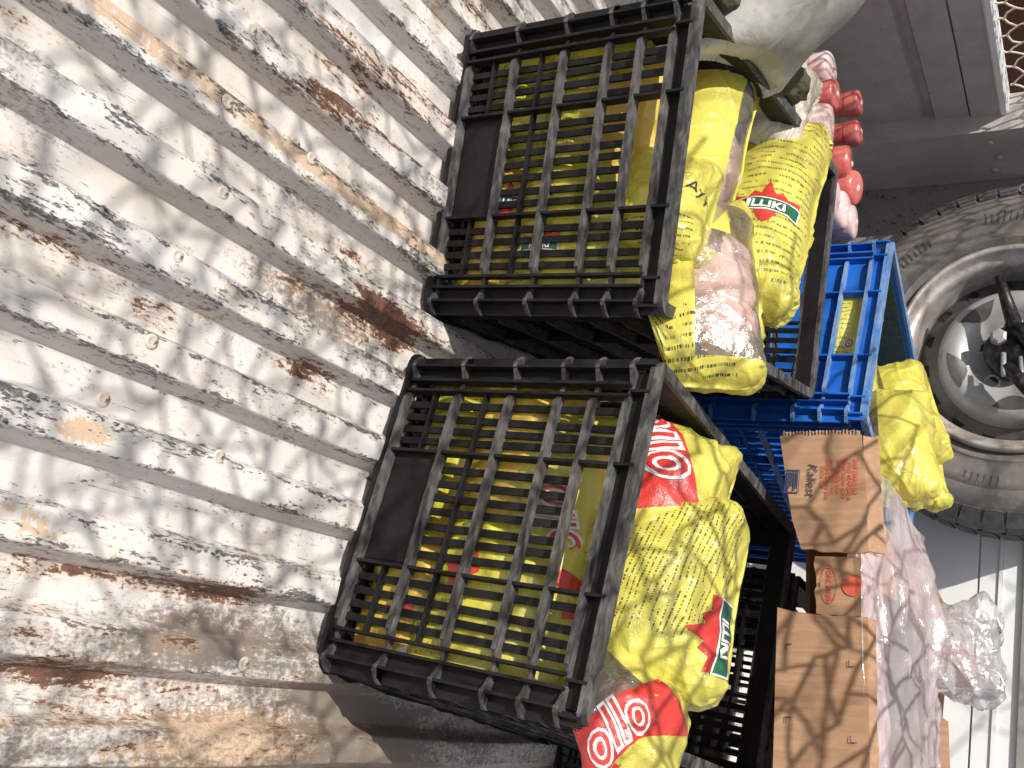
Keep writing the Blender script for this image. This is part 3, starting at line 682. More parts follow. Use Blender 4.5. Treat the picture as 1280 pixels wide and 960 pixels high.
def blobmesh(name, blobs, mat, shrink=.91, amp=.003, seed=0, bag=None):
    bm = bmesh.new()
    for (cx, cy, cz, rx, ry, rz) in blobs:
        r = bmesh.ops.create_icosphere(bm, subdivisions=4, radius=1)
        for v in r['verts']:
            d = v.co.copy(); q = Vector((cx + d.x * rx * shrink, cy + d.y * ry * shrink, cz + d.z * rz * shrink))
            v.co = q + d * (mnoise.noise(q * 38 + Vector((seed, 0, 0))) * amp * 2 + mnoise.noise(q * 110) * amp * .5)
    me = bpy.data.meshes.new(name); bm.to_mesh(me); bm.free(); me.materials.append(mat); me.polygons.foreach_set('use_smooth', [True] * len(me.polygons))
    if bag is not None and bag.clampM is not None:
        co = np.zeros(len(me.vertices) * 3); me.vertices.foreach_get('co', co); co = squeeze(co.reshape(-1, 3), bag.M, bag.clampM, (.175, .028, .572, .018, .306)); me.vertices.foreach_set('co', co.ravel()); me.update()
    return me
ell = [(.5 * math.cos(2 * math.pi * i / 28), .5 * math.sin(2 * math.pi * i / 28)) for i in range(28)]
def poly(pts): return pts, [tuple(range(len(pts)))]
def ringpoly(pts, k):
    n = len(pts); return pts + [(x * k, y * k) for x, y in pts], [(i, (i + 1) % n, n + (i + 1) % n, n + i) for i in range(n)]
crown = [(-.5, -.12), (-.5, .10), (-.30, .06), (-.22, .22), (-.12, .14), (-.02, .46), (.10, .16), (.2, .24), (.3, .10), (.5, .14), (.5, -.12)]
def ribbon(w=1.0, h=.24, n=16, arc=.05):
    top = [(-w / 2 + w * i / n, h / 2 + arc * math.sin(math.pi * i / n)) for i in range(n + 1)]; bot = [(x, y - h) for x, y in top]
    return top + bot, [(i, i + 1, n + 2 + i, n + 1 + i) for i in range(n)]
def logo(b, c, ang, size, side=0, flip=0):
    b.decal('emblem', poly([(x, y + .16) for x, y in crown]), c, ang + flip, size, m_red, .0012, side)
    b.decal('emblem_base', poly([(-.18, -.08), (.18, -.08), (.1, -.3), (.0, -.38), (-.1, -.28)]), c, ang + flip, size, m_red, .0012, side)
    b.decal('emblem_border', ribbon(1.06, .30), c, ang, size, m_white, .0018, side)
    b.decal('ribbon', ribbon(), c, ang, size, m_green, .0024, side)
    b.decal('lettering', text_geo('ILLIKI', .235, .008), (c[0] - .012 * size * math.sin(rad(ang)), c[1] + .012 * size * math.cos(rad(ang))), ang, size, m_white, .0032, side)

# printed film kinds
m_dense = mat_bag('yellow_film_dense_print', [(.30, .12, .86, .80, 46, .25, False, .85)])
m_dense4 = mat_bag('yellow_film_rows_of_print', [(.12, .10, .93, .62, 34, .02, True, .75)])
m_sparse = mat_bag('yellow_film_sparse_print', [(.16, .60, .36, .90, 34, 0, True, .9), (.62, .08, .82, .24, 40, 0, True, .9)])
m_sparse2 = mat_bag('yellow_film_ends_print', [(.06, .3, .30, .9, 26, .1, True, .9)])
MATS = [m_yel, m_clear, m_red, m_white]

# ---- bags in crate A
def mkbag(label, group=None, **k):
    b = Bag('frozen_chicken_bag', **k); tag(b.o, label, 'bag', group); return b
GA = 'yellow bags of chicken lying on top of the crates'
Mx, L = frame(wp(838, 315, 1.02), wp(906, 66, 1.12), rad(4))
A1 = mkbag('long smooth yellow bag with a clear side strip, nearest the dirty sack', group=GA, L=L * 1.30, Wd=.175, fold=(45, .0026), pose=Mx, mats=[m_sparse, m_clear],
           blobs=[(-.03, -.012, .0, .09, .05, .028), (.05, -.01, .0, .05, .04, .022)], seed=3, p=.00018, zones=[(0, .12, .03, .70, .30, 1), (1, .12, .03, .70, .30, 1)], clampM=MA)
obj('chicken', blobmesh('chicken', [(-.03, -.030, .0, .080, .034, .02)], m_chicken, .90, .003, 1, A1), A1.o)
Mx, L = frame(wp(922, 400, 1.17), wp(985, 165, 1.33), rad(-14))
A4 = mkbag('glossy yellow bag with rows of print and an emblem, leaning on the back rim', group=GA, L=L * 1.06, Wd=.19, pose=Mx, mats=[m_dense4, m_clear],
           blobs=[(0, 0, 0, .09, .062, .038), (-.05, .01, 0, .05, .045, .03)], seed=5, p=.0003, clampM=MA)
logo(A4, (-.048, -.012), -90, .08)
Mx, L = frame(wp(872, 492, 1.00), wp(862, 262, 1.08), rad(4))
bl3 = [(.005, -.022, .0, .088, .058, .045), (.052, -.040, .0, .045, .038, .036), (-.055, -.035, 0, .042, .042, .038)]
A3 = mkbag('yellow bag with a wide clear window of pale chicken hanging over the crate corner', group=GA, L=L * 1.06, Wd=.205, pose=Mx, mats=[m_sparse2, m_clear], fold=(50, .0026), blobs=bl3, seed=8, p=.0002,
           zones=[(0, .13, .03, .66, .52, 1), (0, .66, .03, .84, .30, 1)], clampM=MA)
obj('chicken', blobmesh('chicken', bl3, m_chicken, .90, .004, 2, A3), A3.o)
Mx, L = frame(wp(818, 315, .96), wp(842, 205, 1.0), rad(10))
A2 = mkbag('crumpled yellow bag with scribbled print pressed against the front rim under the long bag', group=GA, L=L * 1.15, Wd=.13, pose=Mx, mats=[m_sparse2, m_clear], blobs=[(0, 0, 0, .06, .045, .03)], seed=11, p=.0003, clampM=MA)
for t_, c_, a_, sz in (('Ayşe', (.0, -.028), -90, .02),):
    A2.decal('scribble', text_geo(t_, 1, .0, .3), c_, a_, sz, m_dark, .0012, 0, .004)

# ---- bags in crate B
def letters(b, s, c, ang, size, side=0, panel=None):
    if panel: b.decal('red_panel', poly(panel), c, ang, 1.0, m_red, .0010, side)
    nar = lambda g: ([(x * .8, y * 1.1) for x, y in g[0]], g[1])
    b.decal('letter_outline', nar(text_geo(s, 1, .05, .35)), c, ang, size, m_white, .0020, side)
    b.decal('lettering', nar(text_geo(s, 1, -.004, .35)), c, ang, size, m_red, .0030, side)
Mx, L = frame(wp(788, 866, .985), wp(838, 625, 1.05), rad(-8))
B2 = mkbag('bulging yellow bag covered in small print with an emblem at its edge', group=GA, L=L * 1.12, Wd=.225, pose=Mx, mats=[m_dense, m_clear],
           blobs=[(0, 0, 0, .095, .075, .056), (-.03, -.03, 0, .06, .05, .048)], seed=14, p=.00035, nu=64, nv=50, clampM=MBm)
logo(B2, (-.045, -.082), 178, .070, 0, 180)
for q, t_ in (((.045, .045), '♻'), ((.025, .05), 'e'), ((.01, .052), 'b')):
    B2.decal('print_mark', ringpoly([(x * (1.4 if t_ == '♻' else 1), y) for x, y in ell], .82), q, 20, .013, m_dark, .0012, 0, .003)
Mx, L = frame(wp(795, 735, 1.00), wp(848, 552, 1.07), rad(14))
B1 = mkbag('yellow bag with a red panel of white outlined letters behind the bulging bag', group=GA, L=L * 1.2, Wd=.19, pose=Mx, mats=[m_yel, m_clear], blobs=[(0, 0, 0, .085, .06, .042)], seed=17, p=.00035, clampM=MBm)
letters(B1, 'ollo', (.042, .035), 28, .075, 0, [(-.07, -.03), (.045, -.035), (.05, .035), (-.065, .045)])
letters(B1, 'ollo', (-.02, -.05), 15, .035)
Mx, L = frame(wp(755, 965, .93), wp(822, 858, .965), rad(0))
bl = [(0, 0, 0, .06, .055, .040), (-.03, -.02, .0, .045, .04, .035)]
B3 = mkbag('yellow and red bag showing brownish chicken at the shadowed crate corner', group=GA, L=L * 1.45, Wd=.185, pose=Mx, mats=[m_yel, m_clear], blobs=bl, seed=21, p=.0004,
           zones=[(0, .05, .55, .75, .97, 1)], clampM=MBm)
obj('chicken', blobmesh('chicken', bl, m_brownmeat, .90, .003, 4, B3), B3.o)
letters(B3, 'ollo', (.0, -.004), 12, .045, 0, [(-.07, -.020), (.06, -.020), (.055, .018), (-.06, .020)])
letters(B3, 'ol', (-.035, -.055), 15, .03, 0, [(-.02, -.02), (.03, -.02), (.03, .02), (-.02, .02)])
E1 = B1

# ---- bags filling the crates, pressed against the slats
tmpl = [bag_sim(.27, .19, 34, 26, [(0, 0, 0, .085, .06, .04)], .00045, 90, 40 + k) for k in range(3)]
m_yel2 = mat_bag('yellow_film_deep', [(.1, .1, .9, .5, 30, .1, True, .6)], (.90, .79, .09)); m_orange = mat_bag('amber_film', [], (.90, .62, .09))
GF = 'yellow bags packed inside the black crates'
def fill(Mc, spots, seed):
    r = random.Random(seed)
    for i, ((x, y, z, rx, rz, mt, red), lab) in enumerate(spots):
        P = Mc @ Matrix.Translation((x, y, z)) @ Euler((rad(rx), 0, rad(rz))).to_matrix().to_4x4()
        b = Bag('frozen_chicken_bag', .27, .19, P, [mt, m_clear], nu=34, nv=26, clampM=Mc, cl=(.1805, .0215, .58, .012, .5), sub=1, X=tmpl[i % 3])
        tag(b.o, lab, 'bag', GF)
        if red == 1: letters(b, 'ollo', (r.uniform(-.03, .03), r.uniform(-.02, .02)), r.choice((0, 90, 200)), .06, 0)
        if red == 2: b.decal('red_panel', poly([(-.05, -.03), (.04, -.035), (.05, .02), (-.04, .035)]), (r.uniform(-.03, .03), 0), r.uniform(0, 90), 1.1, m_red, .0012, 0)
        if red == 3: logo(b, (r.uniform(-.05, .05), r.uniform(-.02, .02)), 90, .05)
        if red == 4:
            for q in range(3): b.decal('red_panel', poly([(-.5, -.2), (.3, -.35), (.5, .2), (-.3, .3)]), (r.uniform(-.1, .1), r.uniform(-.06, .06)), r.uniform(0, 180), r.uniform(.025, .045), (m_red, m_white)[q == 1], .0012, 0)
Yd, Yo, Yp = m_yel2, m_orange, m_yel
LF = 'yellow bag packed in the %s, %s'
def fl(nm, rows):
    return [(r[:7], LF % (nm, r[7])) for r in rows]
fill(MA, fl('crate by the sack', [(-.09, .085, .07, 82, 4, Yd, 0, 'bottom layer beside the sack'), (.09, .075, .07, 84, 0, Yo, 3, 'bottom layer nearest the second crate'), (-.08, .085, .165, 80, 4, Yd, 0, 'middle layer beside the sack'),
    (.08, .07, .155, 82, -3, Yd, 3, 'middle layer by the solid panel'), (.09, .08, .215, 72, -6, Yp, 0, 'upper layer under the window bag'), (-.06, .10, .205, 66, 5, Yo, 0, 'upper layer behind the hand hole'),
    (0, .26, .20, 6, 20, Yd, 0, 'lying flat in the middle'), (0, .42, .17, 6, 70, Yd, 0, 'lying flat at the back'), (0, .30, .10, 4, 80, Yo, 0, 'lying flat at the very bottom')]), 1)
fill(MBm, fl('crate by the carton', [(-.09, .085, .065, 82, 4, Yd, 0, 'bottom layer nearest the first crate'), (.09, .075, .06, 84, 0, Yo, 4, 'bottom layer at the shadowed corner'), (-.08, .075, .155, 80, 4, Yo, 0, 'middle layer nearest the first crate'),
    (.075, .07, .15, 82, -4, Yd, 4, 'middle layer at the shadowed corner'), (.08, .075, .205, 74, -6, Yp, 4, 'upper layer under the brownish chicken bag'), (-.04, .085, .205, 70, 5, Yp, 1, 'upper layer behind the hand hole'),
    (0, .25, .17, 6, 20, Yd, 0, 'lying flat in the middle')]), 2)

# ---- bags in and on the blue crate
GC = 'yellow bags in the blue crate'
P = MC @ Matrix.Translation((.0, .085, .25)) @ Euler((rad(80), 0, rad(20))).to_matrix().to_4x4()
b = Bag('frozen_chicken_bag', .27, .19, P, [m_dense4, m_clear], nu=34, nv=26, clampM=MC, cl=(.1805, .0215, .54, .012, .5), sub=0, X=tmpl[1]); tag(b.o, 'yellow bag showing through the hand hole of the blue crate', 'bag', GC); letters(b, 'o', (.0, .02), 90, .03)
P = MC @ Matrix.Translation((.0, .3, .2)) @ Euler((rad(6), 0, rad(60))).to_matrix().to_4x4()
b = Bag('frozen_chicken_bag', .27, .19, P, [m_yel, m_clear], nu=34, nv=26, clampM=MC, cl=(.1805, .0215, .54, .012, .5), sub=0, X=tmpl[2]); tag(b.o, 'yellow bag lying deep in the middle of the blue crate', 'bag', GC)
Mx, L = frame(wp(1138, 575, 1.74), wp(1108, 472, 1.80), rad(-6))
C1 = mkbag('yellow bag with a pale chicken window leaning in the blue crate below the tyre', group=GC, L=L * 1.25, Wd=.165, pose=Mx, mats=[m_yel, m_clear], blobs=[(0, 0, 0, .07, .055, .04)], seed=31, p=.0004, zones=[(0, .35, .52, .85, .97, 1)])
obj('chicken', blobmesh('chicken', [(0, 0, 0, .07, .055, .04)], m_chicken, .92, .003, 5), C1.o)
Mx, L = frame(wp(1122, 618, 1.62), wp(1112, 505, 1.68), rad(0))
C2 = mkbag('round knotted yellow bag between the blue crate and the carton', group=GC, L=L * 1.2, Wd=.155, pose=Mx, mats=[m_yel, m_clear], blobs=[(0, 0, 0, .058, .05, .045)], seed=33, p=.0006, zones=[(0, .45, .60, .9, .97, 1)])
obj('chicken', blobmesh('chicken', [(0, 0, 0, .058, .05, .045)], m_chicken, .92, .003, 6), C2.o)
Mx, L = frame(wp(1160, 628, 1.74), wp(1150, 560, 1.78), rad(0))
C3 = mkbag('loose yellow bag end sticking up beside the clear liner', group=GC, L=L * 1.25, Wd=.085, pose=Mx, mats=[m_yel, m_clear], blobs=[(0, 0, 0, .03, .02, .012)], seed=35, p=.0002, nu=26, nv=18)
# thin dark green layer along the left inside of the blue crate
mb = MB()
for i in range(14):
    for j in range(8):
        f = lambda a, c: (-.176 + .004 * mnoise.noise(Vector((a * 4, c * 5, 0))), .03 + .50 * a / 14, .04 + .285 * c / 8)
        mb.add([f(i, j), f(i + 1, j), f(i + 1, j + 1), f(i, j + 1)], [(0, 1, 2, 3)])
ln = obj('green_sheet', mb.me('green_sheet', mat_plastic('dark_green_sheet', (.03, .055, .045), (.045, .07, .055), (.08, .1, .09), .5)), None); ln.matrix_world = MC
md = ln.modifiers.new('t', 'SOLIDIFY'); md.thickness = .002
tag(ln, 'thin dark green layer along the left inside of the blue crate', 'sheet')

# ------------------------------------------------------------------ sack, packet and sausage rolls behind the first crate
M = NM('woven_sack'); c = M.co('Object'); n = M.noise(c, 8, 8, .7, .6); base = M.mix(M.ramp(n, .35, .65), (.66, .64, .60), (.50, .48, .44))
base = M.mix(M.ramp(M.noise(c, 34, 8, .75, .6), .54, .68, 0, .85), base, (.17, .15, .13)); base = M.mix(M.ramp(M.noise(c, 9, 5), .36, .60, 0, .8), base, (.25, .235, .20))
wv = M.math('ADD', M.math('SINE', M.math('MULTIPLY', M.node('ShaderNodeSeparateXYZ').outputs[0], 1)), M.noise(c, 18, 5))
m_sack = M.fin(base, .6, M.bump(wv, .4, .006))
Mx, L = frame(wp(866, 10, .92), wp(978, 66, 1.09), rad(2))
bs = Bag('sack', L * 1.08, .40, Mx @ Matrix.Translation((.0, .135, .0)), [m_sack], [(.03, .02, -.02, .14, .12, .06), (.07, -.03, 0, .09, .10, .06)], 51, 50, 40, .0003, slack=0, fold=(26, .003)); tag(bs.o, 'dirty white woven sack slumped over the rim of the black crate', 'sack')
M = NM('added_olive_cloth'); c = M.co('Object'); m_olive = M.fin(M.mix(M.ramp(M.noise(c, 20, 6), .3, .7), (.055, .05, .03), (.10, .093, .055)), .8, M.bump(M.noise(c, 30, 5), .5, .01))
Mx, L = frame(wp(872, -25, .90), wp(1006, 158, 1.33), rad(0))
bo = Bag('added_olive_cloth', L * 1.05, .085, Mx @ Matrix.Translation((-.09, .012, .002)), [m_olive], [(0, 0, 0, .14, .025, .012)], 53, 40, 26, .0001); tag(bo.o, 'added olive cloth coloured like the shaded inner crate wall beside the sack', 'cloth')  # added over the rim in place of the shaded crate wall
Mx, L = frame(wp(958, 178, 1.24), wp(996, 96, 1.32), rad(10))
m_cream = mat_bag('cream_film', [], (.70, .62, .50)); m_whitefilm = mat_bag('white_film', [], (.80, .78, .76))
bp = Bag('food_packet', L * 1.25, .12, Mx, [m_whitefilm, m_cream], [(0, 0, 0, .045, .035, .025)], 55, 34, 26, .0004, zones=[(0, 0, 0, 1, .5, 1)]); tag(bp.o, 'small white packet squeezed between the sack and the glossy yellow bag', 'packet')
bp.decal('red_block', poly([(-.5, -.4), (.5, -.4), (.5, .4), (-.5, .4)]), (.005, .024), 0, .024, m_red); bp.decal('green_disc', poly(ell), (-.025, .028), 0, .022, m_green)
M = NM('sausage_film'); c = M.co('Object'); nor = crinkle(M, c, 1.3, .4, .004); m_saus = M.fin(M.mix(M.ramp(M.noise(c, 18, 5, .6, 1), .35, .65), (.80, .50, .48), (.72, .60, .58)), .25, nor, Coat_Weight=.4)
M = NM('red_casing'); c = M.co('Object'); m_rcase = M.fin(M.mix(M.ramp(M.noise(c, 30, 5), .35, .7), (.50, .07, .06), (.62, .20, .17)), .25, crinkle(M, c, 1.2, .3, .003), Coat_Weight=.5)
def sausage(px, py, Y, r, ln_, mt, lab, endm=None, tilt=(0, 0)):
    top = Vector(wp(px, py, Y)); pts = []; rr = []; ax_ = Vector((tilt[0], tilt[1], -1)).normalized()
    ks = [(-.01, .01), (.0, .45), (.03, .70), (.08, .86), (.18, .95), (.34, 1.0)]
    for d, k in [(r * a_, b_) for a_, b_ in ks] + [(r * .34 + (ln_ - r * .34) * q / 9, 1.0) for q in range(1, 10)]:
        rr.append(r * k * (1 + .03 * math.sin(d * 60 + px))); pts.append(top + ax_ * d + Vector((math.sin(d * 22 + px) * .002 * min(1, d / r), 0, 0)))
    bend_ = lambda P: P
    mb = MB(); mb.tube(pts, rr, 24); o = obj('sausage_roll', mb.me('sausage_roll', m_saus if mt is m_rcase and not tilt[2] else mt, True)); tag(o, lab, 'sausage', 'sausage rolls behind the first black crate')
    mb = MB(); q = 7; mb.tube([p - ax_ * .0012 for p in pts[:q]], [x + .0012 for x in rr[:q]], 24, False); obj('end_cap', mb.me('end_cap', mt, True), o)
    mb = MB(); mb.tube([top - ax_ * .0035, top - ax_ * .001, top + ax_ * .002], [.003, .007, .012], 10); obj('gathered_tip', mb.me('gathered_tip', m_pinkmeat, True), o)
for a in [(1046, 118, 1.62, .030, .20, m_rcase, 'bright red roll tucked deepest behind the white packet', None), (1076, 128, 1.80, .026, .2, m_rcase, 'dark red roll in the shade furthest from the crates', None),
          (1076, 165, 1.78, .026, .2, m_rcase, 'slim red roll beside the dark red one', None), (1064, 205, 1.66, .034, .22, m_rcase, 'bright red roll standing next to the pink ones by the crate rim', None),
          (1072, 235, 1.68, .034, .22, m_rcase, 'bright red roll nearest the blue crate', None), (1040, 160, 1.58, .045, .22, m_saus, 'widest pale pink roll behind the glossy bag', None),
          (1030, 205, 1.54, .04, .22, m_saus, 'pale pink roll half hidden by the glossy bag spike', None), (1048, 250, 1.60, .036, .22, m_saus, 'pale pink roll just behind the black back rim', None),
          (1058, 262, 1.64, .036, .22, m_saus, 'pale pink roll between the red rolls and the blue crate', None), (1070, 278, 1.68, .032, .22, m_saus, 'small pale pink roll touching the blue crate', None), (1022, 120, 1.60, .04, .22, m_saus, 'pale pink roll beside the cream packet', None), (1040, 85, 1.66, .036, .22, m_saus, 'pale pink roll tucked against the sack', None), (1012, 165, 1.50, .036, .22, m_saus, 'lowest pale pink roll next to the white packet', None)]:
    sausage(*a[:7], a[7], tilt=(random.uniform(-.1, .1), random.uniform(-.15, .15), random.random() < .4))

# ------------------------------------------------------------------ open cardboard carton with liner
O = Vector(wp(975, 545, 1.30)); Xr = Vector(wp(968, 960, 1.27)) - O; ax = Xr.normalized(); az = (Vector(wp(1072, 538, 1.30)) - O); hh = .115
az = (az - ax * az.dot(ax)).normalized(); ay = az.cross(ax)
ay0 = ay.copy(); az = (az + ay * .10).normalized(); ay = az.cross(ax)
BX = Matrix.Identity(4)
for i in range(3): BX[i][0] = ax[i]; BX[i][1] = ay[i]; BX[i][2] = az[i]; BX[i][3] = O[i]
carton = tag(empty('cardboard_carton'), 'open brown cardboard carton with red print and a torn front, lined with clear film', 'carton'); carton.matrix_world = BX
BWd, BDp, K = .62, .36, .41 / Xr.length
s_ = Xr.length / 415.0                                    # metres per photograph pixel along the front
def ra(y): return (y - 545) * s_
def plate(nm, pts, d0, d1, mat, amp=.0012, parent=None):
    """outline in (along, up) dented a little, between depths d0 and d1"""
    v, f = dense(pts, [tuple(range(len(pts)))], .018); vv = []; n = len(v)
    w = lambda x, z: amp * 2 * mnoise.noise(Vector((x * 14, z * 14, d0 * 30))) 
    V = [(x, d0 + w(x, z), z) for x, z in v] + [(x, d1 + w(x, z), z) for x, z in v]
    cnt = {}
    for q in f:
        for i in range(len(q)): e = (q[i], q[(i + 1) % len(q)]); cnt[e] = 1
    side = [(a, b) for (a, b) in cnt if (b, a) not in cnt]
    Fq = [q for q in f] + [tuple(i + n for i in q[::-1]) for q in f] + [(b, a, a + n, b + n) for a, b in side]
    return obj(nm, mesh(nm, V, Fq, mat), parent or carton)
def rag(x0, z0, x1, z1, n=14, a=.0018):
    return [(x0 + (x1 - x0) * i / n + random.uniform(-a, a), z0 + (z1 - z0) * i / n + random.uniform(-a, a)) for i in range(1, n)]
hL = .112
pl = [(0, .0)] + [(ra(600), .008), (ra(660), .018), (ra(698), .030)] + rag(ra(698), .030, ra(702), hL, 10) + [(ra(700), hL + .002), (ra(620), hL + .001), (0.0, hL - .004)] + rag(0, hL - .004, 0, .0, 16)
fl_ = plate('front_panel', pl, 0, .004, m_card)
pt = [(ra(704), .046)] + rag(ra(704), .046, ra(776), .048, 8) + [(ra(776), .048)] + rag(ra(776), .048, ra(777), .104, 5, .001) + [(ra(777), .106), (ra(704), .104)]
ft = plate('hand_hole_flap', pt, .010, .014, m_card)
pr = [(ra(772), .0)] + [(BWd, -.004), (BWd, hL - .002), (ra(850), hL - .001), (ra(779), hL)] + rag(ra(779), hL, ra(778), .03, 8, .0012) + [(ra(776), .020)]
fr_ = plate('front_panel', pr, 0.001, .005, m_card)
# fold-out top flaps, bent up along the crease
def flap(x0, x1, z, w0, w1, lean=.55, nm='top_flap', parent=None, y=0.002):
    n = 26; V = []; Fq = []
    for i in range(n + 1):
        x = x0 + (x1 - x0) * i / n; j = random.uniform(-.0012, .0012); ww = w0 + (w1 - w0) * i / n
        for (t, hgt) in ((0, 0), (.5, .5), (1, 1)):
            V.append((x, y + ww * math.sin(lean) * t + mnoise.noise(Vector((x * 30, t, 3))) * .0015, z + ww * math.cos(lean) * t + (j if t == 1 else 0)))
    for i in range(n):
        for k in range(2): a = i * 3 + k; Fq.append((a, a + 3, a + 4, a + 1))
    o = obj(nm, mesh(nm, V, Fq, m_card), parent or carton); md = o.modifiers.new('t', 'SOLIDIFY'); md.thickness = .0035; return o
flap(.002, ra(698), hL - .002, .022, .028); flap(ra(780), BWd, hL - .001, .012, .010)
# corrugated torn edge at the left corner and side, back and base
mb = MB()
for i in range(46):
    t = i / 46; y = .002 + .0035 * (i % 2) + random.uniform(-.001, .001); mb.box(-.006 + random.uniform(-.002, .0), .001, y, y + .003, .004 + t * (hL - .01), .004 + (t + .018) * (hL - .01))
obj('torn_edge', mb.me('torn_edge', m_cardedge), carton)
plate('base', [(0, 0), (BWd, 0), (BWd, .006), (0, .006)], .25, BDp, m_card)
bk = [(.02, 0), (BWd, 0), (BWd, .190)] + [(ra(860), .192)] + rag(ra(860), .192, ra(845), .155, 5) + rag(ra(845), .155, ra(785), .160, 6) + [(ra(782), .194)] + rag(ra(782), .196, ra(690), .198, 10, .001) + [(ra(672), .185), (.03, .11)]
plate('back_panel', bk, BDp, BDp + .005, m_card)
mb = MB(); mb.box(0, .004, .005, BDp, 0.01, .100); mb.box(BWd - .004, BWd, .005, BDp, 0.01, .11); obj('side_panel', mb.me('side_panel', m_card), carton)
# print on the carton: text runs down the picture, so along the front
def cprint(nm, geo, x, z, size, mat, ang=0, parent=None, off=-.0022, ysh=0):
    v, f = geo; v, f = dense(v, f, .35); ca, sa = math.cos(rad(ang)), math.sin(rad(ang)); d0 = 0
    V = [(x + (a * ca - b * sa) * size, off + ysh + .0024 * mnoise.noise(Vector(((x + a * size) * 14, (z + b * size) * 14, d0))), z + (a * sa + b * ca) * size) for a, b in v]
    return obj(nm, mesh(nm, V, f, mat), parent or carton)
cprint('lettering', text_geo('Kaliest', 1, .004, .25), ra(607), .043, .0175, m_blackcard, -4)
lb = cprint('label_box', ringpoly([(-.5, -.28), (.5, -.28), (.5, .28), (-.5, .28)], .9), ra(609), .0175, .034, m_navy, -3)
for i in range(5):
    cprint('label_bar', poly([(-.46, -.035), (.44 - .1 * (i % 3), -.035), (.44 - .1 * (i % 3), .02), (-.46, .03)]), ra(609), .0108 + .0033 * i, .031, m_navy, -3)
txt = ['ARTICULO  CONSERVAR', 'KEEP FROZEN  Dansk', 'Product of Denmark Dansk', 'Mindestens haltbar bis', 'Product of Export', 'PORK MEAT', 'EXPORT']
for i, t_ in enumerate(['lllnlle lllel', 'lllelllnl Dannl lllle', 'nlllellll llnle', 'lllnl llelllla ellln', 'lllelll llnlllel elmll', 'nllell MARSALA', 'llnel lllRAlll lell']):
    cprint('small_print', text_geo(t_, 1, .012), ra(603 + 3 * (i % 3)),   .0580 + .0070 * i, .0085, m_redcard, -3)
cprint('oval_print', ringpoly([(x, y * .42) for x, y in ell], .93), ra(740), .064, .050, m_redcard, 0, None, .0078); cprint('lettering', text_geo('YORK MARK', 1, .01), ra(740), .064, .0088, m_redcard, 0, None, .0078)
cprint('red_dot', poly(ell), ra(741), .0935, .026, m_redcard, 0, None, .0076); cprint('lettering', text_geo('01', 1, .01), ra(741), .0515, .006, m_blackcard, 0, None, .0078)
for (y_, z_) in ((820, .016), (905, .016), (835, .092), (920, .093)):
    cprint('corner_mark', ([(-.5, -.5), (.5, -.5), (.5, -.36), (-.36, -.36), (-.36, .5), (-.5, .5)], [(0, 1, 2, 3, 4, 5)]), ra(y_), z_, .008, m_blackcard, 90 if z_ > .05 else 0, None, -.0018)
# meat and clear liner
V = []; Fq = []; na, nd = 70, 30
mt_ = MB()
def meat_h(x, d): return .088 + .026 * math.sin(math.pi * min(max(d / .34, 0), 1)) + .018 * mnoise.noise(Vector((x * 9, d * 16, 0))) + .006 * mnoise.noise(Vector((x * 30, d * 40, 2)))
for i in range(na + 1):
    for j in range(nd + 1):
        x, d = .01 + (BWd - .02) * i / na, .03 + (BDp - .038) * j / nd; V.append((x, d, meat_h(x, d)))
for i in range(na):
    for j in range(nd): a = i * (nd + 1) + j; Fq.append((a, a + nd + 1, a + nd + 2, a + 1))
mo = obj('meat', mesh('meat', V, Fq, m_pinkmeat, True)); mo.matrix_world = BX; tag(mo, 'slab of pale pink meat filling the cardboard carton under the clear liner', 'meat')
na, nd = 300, 130; x0_ = ra(583); xs_ = np.linspace(x0_, BWd - .004, na + 1); ts_ = np.linspace(0, 1, nd + 1); XX, TT = np.meshgrid(xs_, ts_, indexing='ij')
tp_ = np.clip((XX - x0_) / .13, 0, 1) ** .6; DD = .0 + (BDp + .012) * TT * (.50 + .50 * tp_)
big = np.array([[mnoise.noise(Vector((x * 6, t * 3, 5))) for t in ts_[::5]] for x in xs_[::5]]); big = np.repeat(np.repeat(big, 5, 0), 5, 1)[:na + 1, :nd + 1]
for _ in range(12): big[1:-1, 1:-1] = (big[2:, 1:-1] + big[:-2, 1:-1] + big[1:-1, 2:] + big[1:-1, :-2]) / 4
HH = .104 + (.056 * np.sin(np.pi * TT) ** .8 + .012 * big * np.sin(np.pi * TT)) * (.35 + .65 * tp_) + .022 * TT
r_ = np.random.RandomState(5); cx_, cy_ = XX - (x0_ + BWd) / 2, DD - BDp / 2; Lx = BWd - x0_
HH += (folds(cx_, cy_, Lx, BDp, 70, .0075, r_, ends=0, wmul=2.0, along=.16) + folds(cx_, cy_, Lx, BDp, 60, .0028, r_, ends=0, wmul=.9, along=.5)) * np.sin(np.pi * np.clip(TT * 1.02 + .02, 0, 1)) ** .4
V = np.stack([XX + .004 * big, DD, HH], -1).reshape(-1, 3); i_ = (np.arange(na)[:, None] * (nd + 1) + np.arange(nd)[None]).reshape(-1); Fq = np.stack([i_, i_ + nd + 1, i_ + nd + 2, i_ + 1], -1)
lo_ = obj('clear_liner', mesh('clear_liner', V, Fq.tolist(), m_clearbox, True)); lo_.matrix_world = BX
tag(lo_, 'crumpled clear plastic liner bulging out of the top of the carton', 'plastic liner')
Mx, L = frame(wp(1208, 872, 1.60), wp(1200, 772, 1.66), rad(0))
cb_ = Bag('clear_bag', L * .98, .11, Mx, [m_clearbox], [(0, 0, 0, .042, .036, .03)], 61, 54, 44, .0004, slack=.14, se=2.6, fold=(140, .006)); tag(cb_.o, 'small clear plastic bag of browned meat bulging over the carton back', 'bag')
